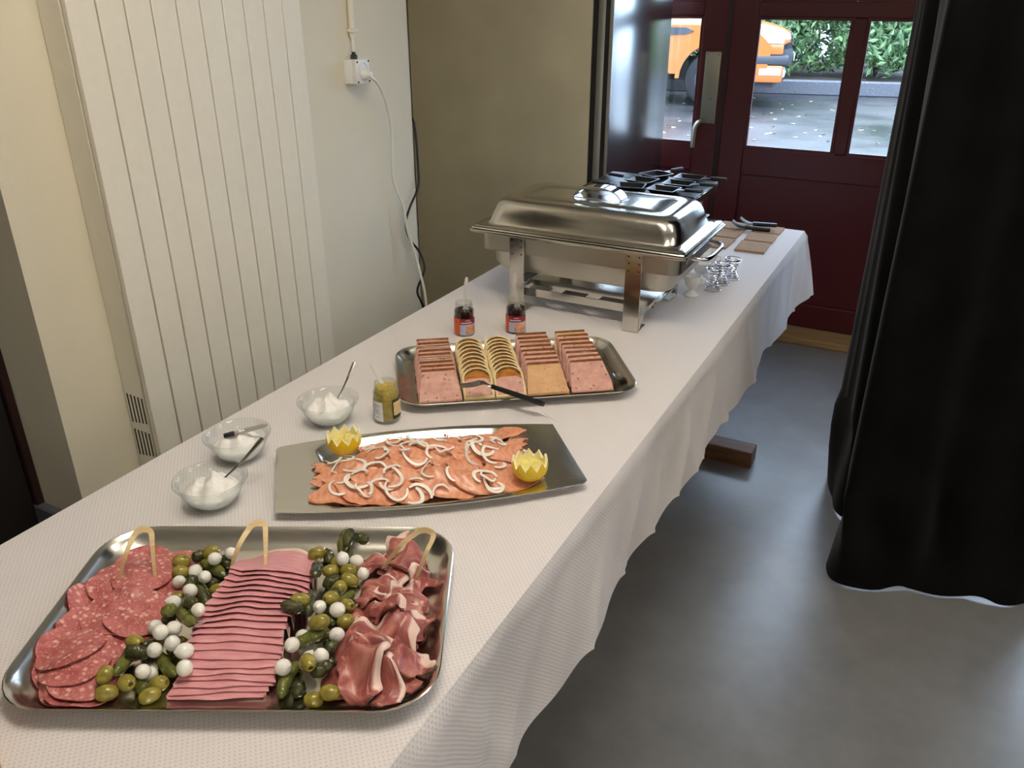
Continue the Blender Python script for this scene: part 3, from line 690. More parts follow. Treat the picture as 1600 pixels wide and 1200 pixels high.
# ------------------------------------------------------------------ cooked ham: folded half discs laid front first
def ham_slice(hm, loc, rz, wd, dp, seed, lift):
    """folded half disc (fold towards -y) laid on what is there; two layers thick"""
    rr = random.Random(seed); ph = rr.uniform(0, 6); nu = 28; TS = [0, .05, .2, .4, .6, .8, .93, 1.0]; c, s_ = math.cos(rz), math.sin(rz); P = []
    for i in range(nu + 1):
        a = -1 + 2 * i / nu; d = dp * max(math.sqrt(max(0.0, 1 - abs(a) ** 2.6)), .06)
        for t in TS: P.append((a * wd / 2 * (1 + .02 * math.sin(ph + 3 * t)), t * d - (.0012 if t == 0 else 0) + .0016 * math.sin(3 * a + ph) + .0004 * math.sin(7 * a + 2 * ph)))
    P = np.array(P); m = len(TS); xy = np.stack([loc[0] + P[:, 0] * c - P[:, 1] * s_, loc[1] + P[:, 0] * s_ + P[:, 1] * c], 1); nb = []
    for i in range(nu + 1):
        for j in range(m): nb.append([q * m + w for q, w in ((i, j), (i - 1, j), (i + 1, j), (i, j - 1), (i, j + 1)) if 0 <= q <= nu and 0 <= w < m])
    low = relax(hm.top(xy, 2), nb, 10) + .0005; z0 = low.min(); TH = .0033
    V, U, Fc = [], [], []; loopz = [(7, .0), (6, 0), (4, 0), (2, 0), (1, .0003), (0, TH * .5), (1, TH * .92), (2, TH), (4, TH), (5, TH), (6, TH), (7, TH * .7)]
    for i in range(nu + 1):
        a = -1 + 2 * i / nu
        for j, z in loopz: V.append(Vector((P[i * m + j, 0], P[i * m + j, 1], low[i * m + j] - z0 + z + .0004 * math.sin(7 * a + ph) * (z > 0)))); U.append((i / nu, TS[j]))
    q = len(loopz)
    for i in range(nu):
        for j in range(q): k = (j + 1) % q; Fc.append((i * q + j, i * q + k, (i + 1) * q + k, (i + 1) * q + j))
    Fc += [tuple(range(q))[::-1], tuple(nu * q + j for j in range(q))]
    o = mk('ham_slice', (V, Fc, U), 'ham', None, True, None, (loc[0], loc[1], float(z0)), (0, 0, rz), 60); hm.lay(o); return o
NH = 21
for k in range(NH):
    t = k / (NH - 1)
    fx = 336 + (423 - 336) * t + 5 * math.sin(9 * t); fy = 1092 + (905 - 1092) * (1 - (1 - t) ** 1.12)
    p = at(fx, fy, Z1 + min(.024, .002 + k * .0045)); wd = .128 - .012 * abs(t - .45) + rng.uniform(-.004, .004)
    tag(ham_slice(HM1, p, A1 + rng.uniform(-.05, .05) + .03, wd if k < NH - 1 else .118, .066 if k < NH - 1 else .10, k, 0),
        'folded slice of pink cooked ham in the overlapping row' if k < NH - 1 else 'topmost round-edged slice of pink ham with a pale fat rim', 'ham', 'cooked ham slices on the cold-cut tray')
# ------------------------------------------------------------------ cured ham: crumpled sheets
def crumple(wd, ln, seed, fold):
    rr = random.Random(seed); ps = [rr.uniform(0, 6.28) for _ in range(8)]; ks = [rr.uniform(1.2, 2.6) for _ in range(4)]
    def fn(u, v):
        x = (u - .5) * wd * (1 + .12 * math.sin(5 * v + ps[0])); y = (v - .5) * ln * (1 + .14 * math.sin(4 * u + ps[1]))
        e = abs(u - .5) * 2
        y += .006 * math.sin(9 * u + ps[4]); x += .005 * math.sin(10 * v + ps[5])
        z = fold * (.5 * math.sin(ks[0] * 3.4 * u + ps[2] + 2 * v) + .45 * math.sin(ks[1] * 3.0 * v + ps[3] + 1.5 * u) + .12 * math.sin(11 * u + 7 * v + ps[6]) + .07 * math.sin(15 * v - 6 * u + ps[7]))
        # corners rounded in
        q = ((u - .5) ** 2 + (v - .5) ** 2) * 2
        return (x * (1 - .42 * q), y * (1 - .42 * q), z * (1 - .3 * q) - .012 * q)
    return sheet(fn, 16, 16, .0011)
CUR = [(1290, 240, .05, .05), (1180, 330, .055, .05), (1010, 760, .055, .05), (1130, 900, .06, .055), (1225, 960, .05, .05), (1240, 690, .055, .055), (1240, 165, .05, .06), (1120, 250, .055, .06), (1250, 260, .06, .06), (1330, 330, .045, .06), (1110, 400, .06, .06), (1230, 420, .06, .055), (1310, 460, .04, .06), (1170, 540, .065, .055), (1280, 560, .05, .06), (1060, 560, .05, .05), (1290, 660, .05, .06), (960, 660, .055, .055), (1090, 690, .07, .06), (1200, 760, .06, .06), (950, 800, .055, .055), (1080, 830, .07, .06), (1200, 900, .055, .065), (930, 960, .045, .07), (1140, 985, .07, .045), (1010, 940, .075, .07), (1170, 620, .045, .05), (1060, 470, .045, .045)]
for i, (x, y, wd, ln) in enumerate(CUR):
    q_ = px2(x, y, Z1 + .022); sz_ = 1.08 if i < 14 else 1.2; bq = None      # settle towards the lower spots of the pile
    for a in (-.010, -.005, 0, .005, .010):
        for b in (-.010, -.005, 0, .005, .010):
            g = [(q_.x + a + c, q_.y + b + d) for c in (-.02, 0, .02) for d in (-.02, 0, .02)]; m_ = float(HM1.top(g, 0).mean()) + .12 * math.hypot(a, b)
            if bq is None or m_ < bq[0]: bq = (m_, a, b)
    q_ = q_ + Vector((bq[1], bq[2], 0))
    tag(drape(HM1, 'cured_ham_slice', crumple(wd * sz_, ln * sz_, 100 + i, .0012 if i < 14 else .0036), 'cured', q_, A1 + rng.uniform(-1.4, 1.4), .0011, 5), 'crumpled dark red slice of cured ham with white fat edge', 'cured ham', 'cured ham slices on the cold-cut tray')
# ------------------------------------------------------------------ olives, pearl onions, gherkins
def olive_vf():
    pr = [(0, -.0128), (.0045, -.0122), (.008, -.0095), (.0100, -.004), (.0102, .001), (.0088, .007), (.006, .0107), (.0042, .0122), (.0030, .0122), (.0026, .0105), (.0024, .006), (0, .005)]
    return xf(lathe(pr, 14), Matrix.Rotation(R(90), 4, 'Y'))
def onion_vf():
    pr = [(0, -.0098), (.0035, -.0092), (.0072, -.0066), (.0094, -.0018), (.0094, .002), (.0076, .006), (.0047, .0086), (.0022, .0099), (.0010, .0110), (0, .0113)]
    return lathe(pr, 14)
def gherkin_vf(ln, rad, seed):
    rr = random.Random(seed); b = rr.uniform(-.10, .10) * ln; pts, rs = [], []
    for i in range(13):
        t = -1 + i / 6; pts.append((t * ln / 2, b * (1 - t * t), 0)); rs.append(max(.0008, rad * math.sqrt(max(0, 1 - abs(t) ** 3.2)) * (1 + .07 * math.sin(7 * t + seed))))
    V, Fc = tube(pts, rs, 10); V = [v + Vector((0, rr.uniform(-1, 1), rr.uniform(-1, 1))) * rad * .05 for v in V]; return V, Fc
ol0 = on0 = None
def olive(p, side):
    global ol0
    rot = (rng.uniform(-.3, .3), rng.uniform(-.45, .45), rng.uniform(-2.9, 1.2))
    if ol0 is None: ol0 = mk('green_olive', olive_vf(), 'olive'); o = ol0; o.location = p; o.rotation_euler = rot
    else: o = clone(ol0, p, rot)
    o.scale = (rng.uniform(.95, 1.12), rng.uniform(1.0, 1.12), rng.uniform(.95, 1.08))
    HM1.lay(o)
    tag(o, 'pitted green olive among the pickles ' + side, 'olive', 'olives ' + side)
def onion(p, side):
    global on0
    rot = (rng.uniform(-1.4, 1.4), rng.uniform(-1.4, 1.4), rng.uniform(0, 6))
    if on0 is None: on0 = mk('pearl_onion', onion_vf(), 'pearl_onion'); o = on0; o.location = p; o.rotation_euler = rot
    else: o = clone(on0, p, rot)
    s = rng.uniform(.98, 1.16); o.scale = (s, s, s * rng.uniform(.95, 1.1))
    HM1.lay(o)
    tag(o, 'small white pearl onion among the pickles ' + side, 'pearl onion', 'pearl onions ' + side)
def gherkin(pa, pb, side, seed, dark=False, rad=.0088):
    ln = max((pb - pa).length * 1.04, .022); dr_ = (pb - pa).normalized(); c = (pa + pb) / 2; ends = []
    for q in (-.36, -.18, 0, .18, .36): p = c + dr_ * ln * q; ends.append((q, HM1.rest(p.x, p.y, rad, ball(rad)) + rad))
    sl = max(-.3, min(.3, (ends[4][1] - ends[0][1]) / .72 / ln)); c.z = max(z - sl * q * ln for q, z in ends) - .0004
    d = Vector((dr_.x, dr_.y, sl)) * ln
    o = mk('gherkin', gherkin_vf(ln, rad, seed), 'gherkin_dark' if dark else 'gherkin', None, True, None, c, (0, -math.asin(max(-1, min(1, d.z / max(d.length, 1e-6)))), math.atan2(d.y, d.x)))
    HM1.lay(o)
    tag(o, ('dark green gherkin' if dark else 'olive-green gherkin') + ' among the pickles ' + side, 'gherkin', 'gherkins ' + side)
def ball(r_): return lambda d: r_ - math.sqrt(max(0, r_ * r_ - d * d))
def dropped(f, x, y, r_):
    """rest a round piece seen at x, y on the pile; returns its centre"""
    z = Z1 + .018
    for _ in range(4): p = f(x, y, z); z = .5 * z + .5 * (HM1.rest(p.x, p.y, r_, ball(r_)) + r_)
    p = f(x, y, z); best = None                    # roll a few millimetres to the lowest spot beside the neighbours
    for a in range(-4, 5):
        for b in range(-4, 5):
            if a * a + b * b > 17: continue
            q = Vector((p.x + a * .0016, p.y + b * .0016, 0)); q.z = HM1.rest(q.x, q.y, r_, ball(r_)) + r_ - .0008; c = q.z + .45 * math.hypot(a, b) * .0016
            if best is None or c < best[0]: best = (c, q)
    return best[1]
S1 = 'between the salami and the cooked ham'; S2 = 'between the cooked ham and the cured ham'
for i, (a, b, c, d, k) in enumerate(((1105, 275, 1235, 350, 0), (1040, 365, 1150, 440, 0), (1100, 450, 1135, 540, 1), (1010, 580, 1100, 740, 0), (885, 770, 975, 925, 0), (725, 770, 635, 930, 0), (765, 750, 885, 735, 1), (1050, 580, 1090, 640, 1), (925, 668, 1000, 660, 0), (1215, 245, 1265, 290, 1), (750, 930, 800, 985, 0), (1075, 270, 1120, 250, 1), (940, 780, 1000, 790, 1), (1150, 370, 1190, 400, 1), (900, 620, 960, 560, 1), (700, 830, 830, 830, 1), (1030, 470, 1080, 400, 1))):
    gherkin(px1(a, b, Z1 + .0105), px1(c, d, Z1 + .0105), S1, i, bool(k))
for i, (a, b, c, d, k) in enumerate(((912, 150, 872, 255, 0), (945, 180, 915, 255, 1), (945, 460, 725, 595, 0), (715, 520, 680, 660, 1), (535, 680, 670, 675, 1), (700, 745, 835, 738, 0), (595, 830, 800, 775, 0), (625, 875, 525, 1080, 0), (750, 950, 850, 900, 1), (640, 985, 620, 1070, 1), (765, 425, 870, 375, 1), (745, 350, 730, 460, 1), (780, 220, 800, 290, 1), (985, 230, 1030, 240, 1), (840, 830, 800, 880, 1), (790, 560, 860, 500, 1), (700, 1000, 830, 960, 1), (830, 700, 780, 640, 1))):
    gherkin(px2(a, b, Z1 + .0105), px2(c, d, Z1 + .0105), S2, 50 + i, bool(k))
for x, y in ((1140, 215), (1000, 268), (985, 322), (990, 410), (1040, 470), (1200, 415), (960, 605), (877, 678), (745, 720), (600, 865), (585, 970), (697, 940), (880, 875), (818, 985)): olive(dropped(px1, x, y, .0103), S1)
for x, y in ((1250, 222), (1183, 255), (1050, 310), (1100, 335), (990, 372), (1053, 425), (985, 525), (1065, 535), (950, 566), (865, 590), (900, 618), (825, 690), (950, 720), (1018, 765), (1015, 843), (805, 797), (788, 878)): onion(dropped(px1, x, y, .0098), S1)
for x, y in ((735, 232), (845, 250), (810, 318), (918, 340), (925, 395), (860, 425), (655, 515), (915, 540), (750, 675), (710, 900), (712, 1015), (810, 1035), (805, 472), (880, 605)): olive(dropped(px2, x, y, .0103), S2)
for x, y in ((882, 272), (985, 270), (985, 330), (755, 500), (630, 608), (762, 615), (868, 575), (597, 740), (655, 735), (668, 840), (762, 850), (520, 885), (820, 690)): onion(dropped(px2, x, y, .0098), S2)
# bamboo tongs
def tongs(pts, label):
    for q in (0, -1):
        h_ = float(HM1.top([(pts[q].x, pts[q].y)], 1)[0]); g_ = float(HMT.top([(pts[q].x, pts[q].y)], 2)[0]); pts[q].z = max(h_ - .004, g_ + .001)
    P = spline(pts, 6); m = len(P); sc = [1 - .55 * abs(2 * i / (m - 1) - 1) ** 1.6 for i in range(m)]
    c = P[0].copy(); V, Fc = sweep([p - c for p in P], rect(.0016, .0095), False, True, sc, up=(-.46, .89, 0))
    tag(mk('bamboo_tongs', (V, Fc), 'bamboo', None, True, None, c, None, 30), label, 'tongs', 'bamboo tongs on the cold-cut tray')
tongs([at(184, 899, Z1 + .026), at(196, 868, .811), at(209, 838, .829), at(217, 829, .835), at(227, 827, .836), at(236, 832, .830), at(238, 852, .815), at(239, 889, Z1 + .03)], 'bent bamboo tongs standing in the salami')
tongs([at(351, 893, Z1 + .026), at(370, 860, .814), at(387, 829, .832), at(396, 819, .838), at(406, 817, .838), at(414, 822, .833), at(415, 850, .815), at(415, 888, Z1 + .031)], 'bent bamboo tongs standing in the pink cooked ham')
tongs([at(597, 880, Z1 + .028), at(622, 857, .812), at(646, 836, .828), at(657, 829, .833), at(669, 829, .833), at(677, 838, .826), at(664, 868, .808), at(649, 899, Z1 + .02)], 'bent bamboo tongs standing in the cured ham')

# ------------------------------------------------------------------ salmon
def ploc(A, C, u, v, z): return Vector((C.x + u * math.cos(A) - v * math.sin(A), C.y + u * math.sin(A) + v * math.cos(A), z))
def salmon_vf(ln, wd, seed):
    rr = random.Random(seed); ps = [rr.uniform(0, 6.28) for _ in range(6)]; roll = rr.uniform(.55, 1.0)
    def fn(u, v):
        x = (u - .5) * ln; w_ = wd * max(.2, (1 - abs(2 * u - 1) ** 5)) ** .5
        y = (v - .5) * w_ + .006 * math.sin(5 * u + ps[0]); e = (v - .5) * 2
        z = .0046 * (1 - e * e) * roll + .0012 * math.sin(7 * u + ps[1] + 2 * v) + .0007 * math.sin(15 * u + ps[2]) * abs(e)
        x += .006 * math.sin(5 * v + ps[3]) + .003 * math.sin(11 * v + ps[4])
        return (x, y, z)
    return sheet(fn, 14, 8, .0018)
LEM = (-.150, .060); k = 0
for r_ in range(9):
    v = .086 - r_ * .0214
    for c_ in range(6):
        u = -.172 + c_ * .064 + (.03 if r_ % 2 else 0) + rng.uniform(-.008, .008)
        if u > .176 or (r_ == 0 and u < -.125) or (r_ < 2 and u < -.15) : continue
        if (u > .15 and 3 < r_ < 6): continue
        k += 1
        v_ = v + rng.uniform(-.004, .004); ln_, wd_ = rng.uniform(.085, .108), rng.uniform(.040, .052)
        u = max(u, -.205 + ln_ * .48)
        for _ in range(40):                       # keep clear of the lemon half in the corner
            dx_, dy_ = u - LEM[0], v_ - LEM[1]
            if (dx_ / (ln_ / 2 + .030)) ** 2 + (dy_ / (wd_ / 2 + .030)) ** 2 >= 1: break
            u += .003; v_ -= .0012
        tag(drape(HM2, 'salmon_slice', salmon_vf(ln_, wd_, k), 'salmon', ploc(A2, C2, u, v_, Z2), A2 + rng.uniform(-.32, .1), .0018, 6), 'folded slice of orange smoked salmon lying in the overlapping rows', 'salmon', 'smoked salmon slices on the winged tray')
tag(drape(HM2, 'salmon_slice', salmon_vf(.095, .046, 99), 'salmon', ploc(A2, C2, .135, .012, Z2), A2 - .15, .0018, 6), 'folded slice of orange smoked salmon lying in the overlapping rows', 'salmon', 'smoked salmon slices on the winged tray')
def px3(x, y, z): return at(410 + x * .325, 640 + y * .325, z)
ONI = [(430, 240), (420, 260), (520, 205), (500, 215), (590, 275), (650, 180), (620, 190), (730, 175), (750, 205), (700, 215), (770, 200), (870, 165), (890, 150), (860, 190), (965, 165), (1010, 215), (1030, 190), (1050, 225), (1090, 240), (1130, 150), (1110, 170), (1150, 175), (1290, 208), (730, 268), (830, 290), (345, 245), (350, 308), (460, 310), (540, 320), (620, 330), (400, 370), (440, 385), (480, 408), (350, 405), (560, 370), (600, 385), (650, 365), (640, 400), (740, 350), (745, 410), (790, 328), (850, 375), (900, 345), (1060, 330), (1100, 365), (1130, 375), (1150, 285), (1080, 350), (830, 230), (880, 225), (770, 385), (560, 250), (690, 250), (1000, 250), (470, 345), (520, 400)]
for i, (x, y) in enumerate(ONI):
    rr = random.Random(i + 500); r_ = rr.uniform(.013, .023); ext = rr.uniform(1.8, 4.2); w_ = rr.uniform(.004, .0075); a0 = rr.uniform(0, 6.28); n_ = 14
    pts = [(r_ * math.cos(a0 + ext * j / n_), r_ * .85 * math.sin(a0 + ext * j / n_), .0015 * math.sin(3 * j / n_ + i)) for j in range(n_ + 1)]
    c = sum((Vector(p) for p in pts), Vector()) / len(pts); sc = [.55 + .45 * math.sin(PI * (j + .6) / (n_ + 1.2)) for j in range(n_ + 1)]
    p0 = px3(x, y, Z2 + .020); W_ = [Vector((p0.x + p[0] - c.x, p0.y + p[1] - c.y)) for p in pts]
    b = relax(HM2.top([(p.x, p.y) for p in W_], 4), [[q for q in (j - 1, j, j + 1) if 0 <= q <= n_] for j in range(n_ + 1)], 6) + .0009
    V, Fc = sweep([Vector((q.x - p0.x, q.y - p0.y, b[j] - b[0])) for j, q in enumerate(W_)], rect(.0014, w_), False, True, sc)
    o_ = tag(mk('onion_slice', (V, Fc), 'onion_slice', None, True, None, (p0.x, p0.y, float(b[0])), None, 50), 'thin curved strip of raw onion scattered over the salmon', 'onion', 'onion strips on the salmon'); HM2.lay(o_)
def lemon(p, label):
    t = thing('lemon_cup', p, label, 'lemon', 'zigzag lemon halves on the salmon tray', rng.uniform(0, 1)); n_ = 80; nz = 10; Rl = .033
    def zig(j): ph = (j / n_ * nz) % 1; return abs(ph - .5) * 2
    rings = []
    for q in (0, .1, .25, .45, .65, .82, 1.0):
        ring = []
        for j in range(n_):
            a = 2 * PI * j / n_; zt = .030 + .015 * zig(j); z = q * zt; r_ = Rl * math.sqrt(max(0, 1 - ((.028 - z) / .0295) ** 2)) if z < .028 else Rl * (1 - .10 * ((z - .028) / .03) ** 2)
            r_ = max(r_, .006); ring.append(Vector((r_ * math.cos(a), r_ * math.sin(a), z)))
        rings.append(ring)
    inn = [[Vector((v.x * .87, v.y * .87, v.z)) for v in rings[-1]], [Vector((v.x * .86, v.y * .86, .024)) for v in rings[-1]]]
    mk('peel', loft(rings, True, True, False), 'lemon_peel', t, True, sharp=50)
    mk('pith', loft([rings[-1]] + inn, True, False, False), 'lemon_pith', t, True, sharp=30)
    fl = [[Vector((r_ * Rl * math.cos(2 * PI * j / n_), r_ * Rl * math.sin(2 * PI * j / n_), .0265 + z + (.0016 * abs(math.sin(4.5 * 2 * PI * j / n_)) if 0.1 < r_ < .8 else 0))) for j in range(n_)] for r_, z in ((.87, 0), (.7, .002), (.4, .001), (.08, -.001))]
    mk('flesh', loft(fl, True, False, True), 'lemon_flesh', t, True)
def lemon_rest(p): p.z = HM2.rest(p.x, p.y, .0325, lambda d: .028 - .0295 * math.sqrt(max(0, 1 - (d / .033) ** 2))) - .0006; return p
lemon(lemon_rest(ploc(A2, C2, LEM[0], LEM[1], Z2)), 'yellow lemon half with zigzag rim in the corner beside the bare wing')
lemon(lemon_rest(px3(1285, 350, Z2 + .006)), 'yellow lemon half with zigzag rim resting on the salmon edge')

# ------------------------------------------------------------------ terrine slices
def slice_poly(kind, w_, h_):
    if kind == 'trap': return [(-w_ / 2, 0), (w_ / 2, 0), (w_ / 2 * .97, h_ * .3), (w_ / 2 * .80, h_), (-w_ / 2 * .80, h_), (-w_ / 2 * .97, h_ * .3)]
    if kind == 'dome':
        return [(-w_ / 2, 0), (w_ / 2, 0), (w_ / 2, h_ * .62)] + [(w_ / 2 * math.cos(a), h_ * .66 + h_ * .34 * math.sin(a)) for a in [PI * i / 10 for i in range(1, 10)]] + [(-w_ / 2, h_ * .62)]
def extr(poly, th): return loft([[Vector((x, 0, z)) for x, z in poly], [Vector((x, th, z)) for x, z in poly]])
def bevel_vf(VF, off=.0012, seg=1):
    bm = bmesh.new(); vs_ = [bm.verts.new(v) for v in VF[0]]
    for f in VF[1]: bm.faces.new([vs_[i] for i in f])
    bmesh.ops.recalc_face_normals(bm, faces=bm.faces); bmesh.ops.bevel(bm, geom=bm.edges[:], offset=off, segments=seg, affect='EDGES', clamp_overlap=True); bm.verts.index_update()
    V = [v.co.copy() for v in bm.verts]; Fc = [tuple(v.index for v in f.verts) for f in bm.faces]; bm.free(); return V, Fc
def rough(VF, amp, seed):
    rr = random.Random(seed); return [Vector(v) + Vector((rr.uniform(-1, 1), rr.uniform(-1, 1), rr.uniform(-1, 1))) * amp for v in VF[0]], VF[1]
def terrine(name, loc, tilt, rz, label, cat, group, kind, seed):
    t = thing(name, loc, label, cat, group, rz); t.rotation_euler = (-(PI / 2 - tilt), 0, rz)
    th = .0085; rr = random.Random(seed)
    if kind in ('pink', 'tan'):
        w_, h_ = .096 + rr.uniform(-.002, .002), .080
        mk('meat', rough(bevel_vf(extr(slice_poly('trap', w_, h_), th)), .0011, seed), 'pate_pink' if kind == 'pink' else 'pate_tan', t, True, sharp=35)
        mk('aspic_layer', rough(bevel_vf(mv(extr([(-w_ * .40, 0), (w_ * .40, 0), (w_ * .39, .0075), (-w_ * .39, .0068)], th * 1.04), 0, -.0002, h_ - .0008), .001), .0005, seed + 1), 'aspic', t, True)
    else:
        w_, h_ = .068, .082
        P = slice_poly('dome', w_, h_); inn = [(x * .86, .005 + z * .90) for x, z in P]
        crust = loft([[Vector((x, 0, z)) for x, z in inn], [Vector((x, 0, z)) for x, z in P], [Vector((x, th, z)) for x, z in P], [Vector((x, th, z)) for x, z in inn]], True, False, False)
        mk('crust', crust, 'pastry', t, True, sharp=35)
        meat = [(-w_ * .43, .006), (w_ * .43, .006), (w_ * .43, h_ * .56), (w_ * .25, h_ * .64), (-w_ * .25, h_ * .64), (-w_ * .43, h_ * .56)]
        mk('meat', rough(mv(extr(meat, th - .001), 0, .0004), .0004, seed), 'pate_pink', t, True, sharp=35)
        asp = [(-w_ * .43, h_ * .56), (-w_ * .25, h_ * .64), (w_ * .25, h_ * .64), (w_ * .43, h_ * .56), (w_ * .40, h_ * .68), (w_ * .2, h_ * .86), (0, h_ * .91), (-w_ * .2, h_ * .86), (-w_ * .40, h_ * .68)]
        mk('aspic_layer', mv(extr(asp, th - .001), 0, .0008), 'aspic_bright', t, True, sharp=35)
    return t
def px4(x, y, z): return at(600 + x * .25, 510 + y * .25, z)
COLS = [('terrine_slice', 'pink', 9, -.174, -.122, 'coarse pink terrine slice in the row nearest the mustard jar', 'terrine'),
        ('pate_croute_slice', 'crust', 9, -.089, -.121, 'pastry-crusted pate slice in the row beside the coarse terrine end', 'pate'),
        ('pate_croute_slice', 'crust', 10, -.018, -.120, 'pastry-crusted pate slice in the row lying under the black-handled fork', 'pate'),
        ('terrine_slice', 'pink', 8, +.067, -.119, 'pink terrine slice in the row behind the tan-faced slice', 'terrine'),
        ('terrine_slice', 'pink', 8, +.166, -.119, 'coarse pink terrine slice in the row along the bare tray side', 'terrine')]
for ci, (nm, kd, n_, f_, b_, lab, cat) in enumerate(COLS):
    for i in range(n_):           # i = 0 is the rear slice
        t_ = 1 - i / (n_ - 1); P_ = ploc(A3, C3, f_ + rng.uniform(-.0012, .0012), b_ + .180 * t_, Z3 + .0088)
        kk = kd; ll = lab
        if i == n_ - 1: ll = 'whole-faced ' + lab.replace('slice in the row', 'front slice of the row').replace('coarse ', '')
        if i == 0: ll = lab.replace('slice in the row', 'slice at the jam-jar end of the row')
        if ci == 3 and i == n_ - 1: kk = 'tan'; ll = 'smooth tan terrine slice lying in front of its pink row'
        if ci == 4 and i == 0: kk = 'tan'; ll = 'smooth tan terrine slice at the rear of the row along the bare tray side'
        terrine(nm, P_, R(30), A3 + rng.uniform(-.014, .014), ll, cat, nm.replace('_', ' ') + 's ' + ['by the mustard', 'beside the coarse terrine', 'under the fork', 'behind the tan slice', 'along the bare tray side'][ci], kk, ci * 40 + i)

bpy.context.view_layer.update()
for o_ in list(COL.objects):
    if o_.parent and o_.parent.name.split('.')[0] in ('terrine_slice', 'pate_croute_slice'): HM3.lay(o_)
# ------------------------------------------------------------------ cutlery
def pathbar(P, widths, th):
    """flat bar along P with varying width"""
    P = [Vector(p) for p in P]; rings = []
    for i, p in enumerate(P):
        t = (P[min(i + 1, len(P) - 1)] - P[max(i - 1, 0)]).normalized(); s = t.cross(Vector((0, 0, 1)))
        s = s.normalized() if s.length > 1e-4 else Vector((1, 0, 0)); n_ = s.cross(t)
        w_ = widths[i] / 2; rings.append([p + s * w_, p + s * w_ * .6 + n_ * th / 2, p - s * w_ * .6 + n_ * th / 2, p - s * w_, p - s * w_ * .6 - n_ * th / 2, p + s * w_ * .6 - n_ * th / 2])
    return loft(rings)
def spoon_at(name, tail, head, label, mat, group, lift=.0, bowl=(.034, .052), neck=.006, tail_w=.013):
    """spoon from its handle end to the tip of its bowl"""
    d = tail - head; L_ = d.length; u = d.normalized()
    t = thing(name, tail, label, 'spoon', group)
    k = 12; pts = [(-u * L_ * (1 - bowl[1] / L_) * i / k) + Vector((0, 0, -.004 * math.sin(PI * i / k))) for i in range(k + 1)]
    wd = [tail_w * (.8 if i == 0 else 1) * (1 - .55 * min(1, i / 6)) if i < 9 else neck for i in range(k + 1)]
    mk('handle', pathbar(pts, wd, .0022), mat, t)
    s = u.cross(Vector((0, 0, 1))).normalized(); nn = s.cross(u).normalized(); c = -u * (L_ - bowl[1] / 2)
    def fn(a, b):
        th_ = a * 2 * PI; r_ = b; x = math.cos(th_) * r_ * bowl[1] / 2; y = math.sin(th_) * r_ * bowl[0] / 2; return c + u * x + s * y - nn * (.007 * (1 - r_ * r_))
    mk('bowl', sheet(fn, 20, 4, .001), mat, t)
    return t
# fork lying on the pate
def h3(x, y, z, r=3): q = px4(x, y, z); return float(HM3.top([(q.x, q.y)], r)[0])
zc_, za_ = TZ + .045, TZ + .034
for _ in range(6): zc_ = max(h3(600, 350, zc_, 5), h3(530, 362, zc_, 5), h3(475, 372, zc_, 5)) + .0016
for _ in range(60):                                # the straight handle clears the slices and the rim
    bad = False
    for q in range(31):
        t = q / 30; x_, y_, z_ = 600 + 400 * t, 350 + 137 * t, zc_ + (za_ - zc_) * t
        if h3(x_, y_, z_, 4) > z_ - (.0045 if t > .16 else .0012): bad = True; za_ += .001 if t > .3 else 0; zc_ += .0004
    if not bad: break
a_ = px4(1000, 487, za_); c_ = px4(600, 350, zc_); b_ = a_ + (c_ - a_) * .86; e_ = px4(475, 372, zc_); e_.z = zc_
fk = thing('serving_fork', a_, 'steel serving fork with black handle lying across the pate', 'fork')
mk('handle', pathbar([Vector((0, 0, 0)), (b_ - a_) * .15, (b_ - a_) * .5, (b_ - a_) * .8, (b_ - a_) * .95], [.008, .0145, .013, .009, .006], .009), 'silicone_black', fk)
mk('neck', pathbar([(b_ - a_) * .93, b_ - a_, (b_ + c_) / 2 - a_ + Vector((0, 0, .002)), c_ - a_], [.006, .007, .014, .024], .0025), 'cutlery_steel', fk)
uu = (e_ - c_).normalized(); ss = uu.cross(Vector((0, 0, 1))).normalized()
for i in range(4):
    o_ = ss * (-.0095 + i * .0063); mk('tine', pathbar([c_ - a_ + o_ - uu * .004, c_ - a_ + o_ + uu * .02 + Vector((0, 0, -.002)), e_ - a_ + o_ * .95], [.0042, .0036, .0018], .002), 'cutlery_steel', fk)
# second spoon in the tray corner
ua_, va_, ub_, vb_ = .2385, .085, .2375, -.085     # along the bare side, between the last row and the tray wall
pa_ = ploc(A3, C3, ua_, va_, TZ + .03); pb_ = ploc(A3, C3, ub_, vb_, TZ + .02)
zl_ = max(float(HM3.top([tuple((pa_ + (pb_ - pa_) * q)[:2])], 5)[0]) for q in (0, .2, .4, .6)) + .0018
pa_.z = zl_; pb_.z = max(float(HM3.top([tuple((pb_ + (pa_ - pb_) * q)[:2])], 8)[0]) for q in (0, .1, .2, .3)) + .0085
sp = spoon_at('serving_spoon', pa_, pb_, 'steel spoon leaning in the bare corner of the terrine tray', 'cutlery_steel', None, bowl=(.022, .044), tail_w=.011)

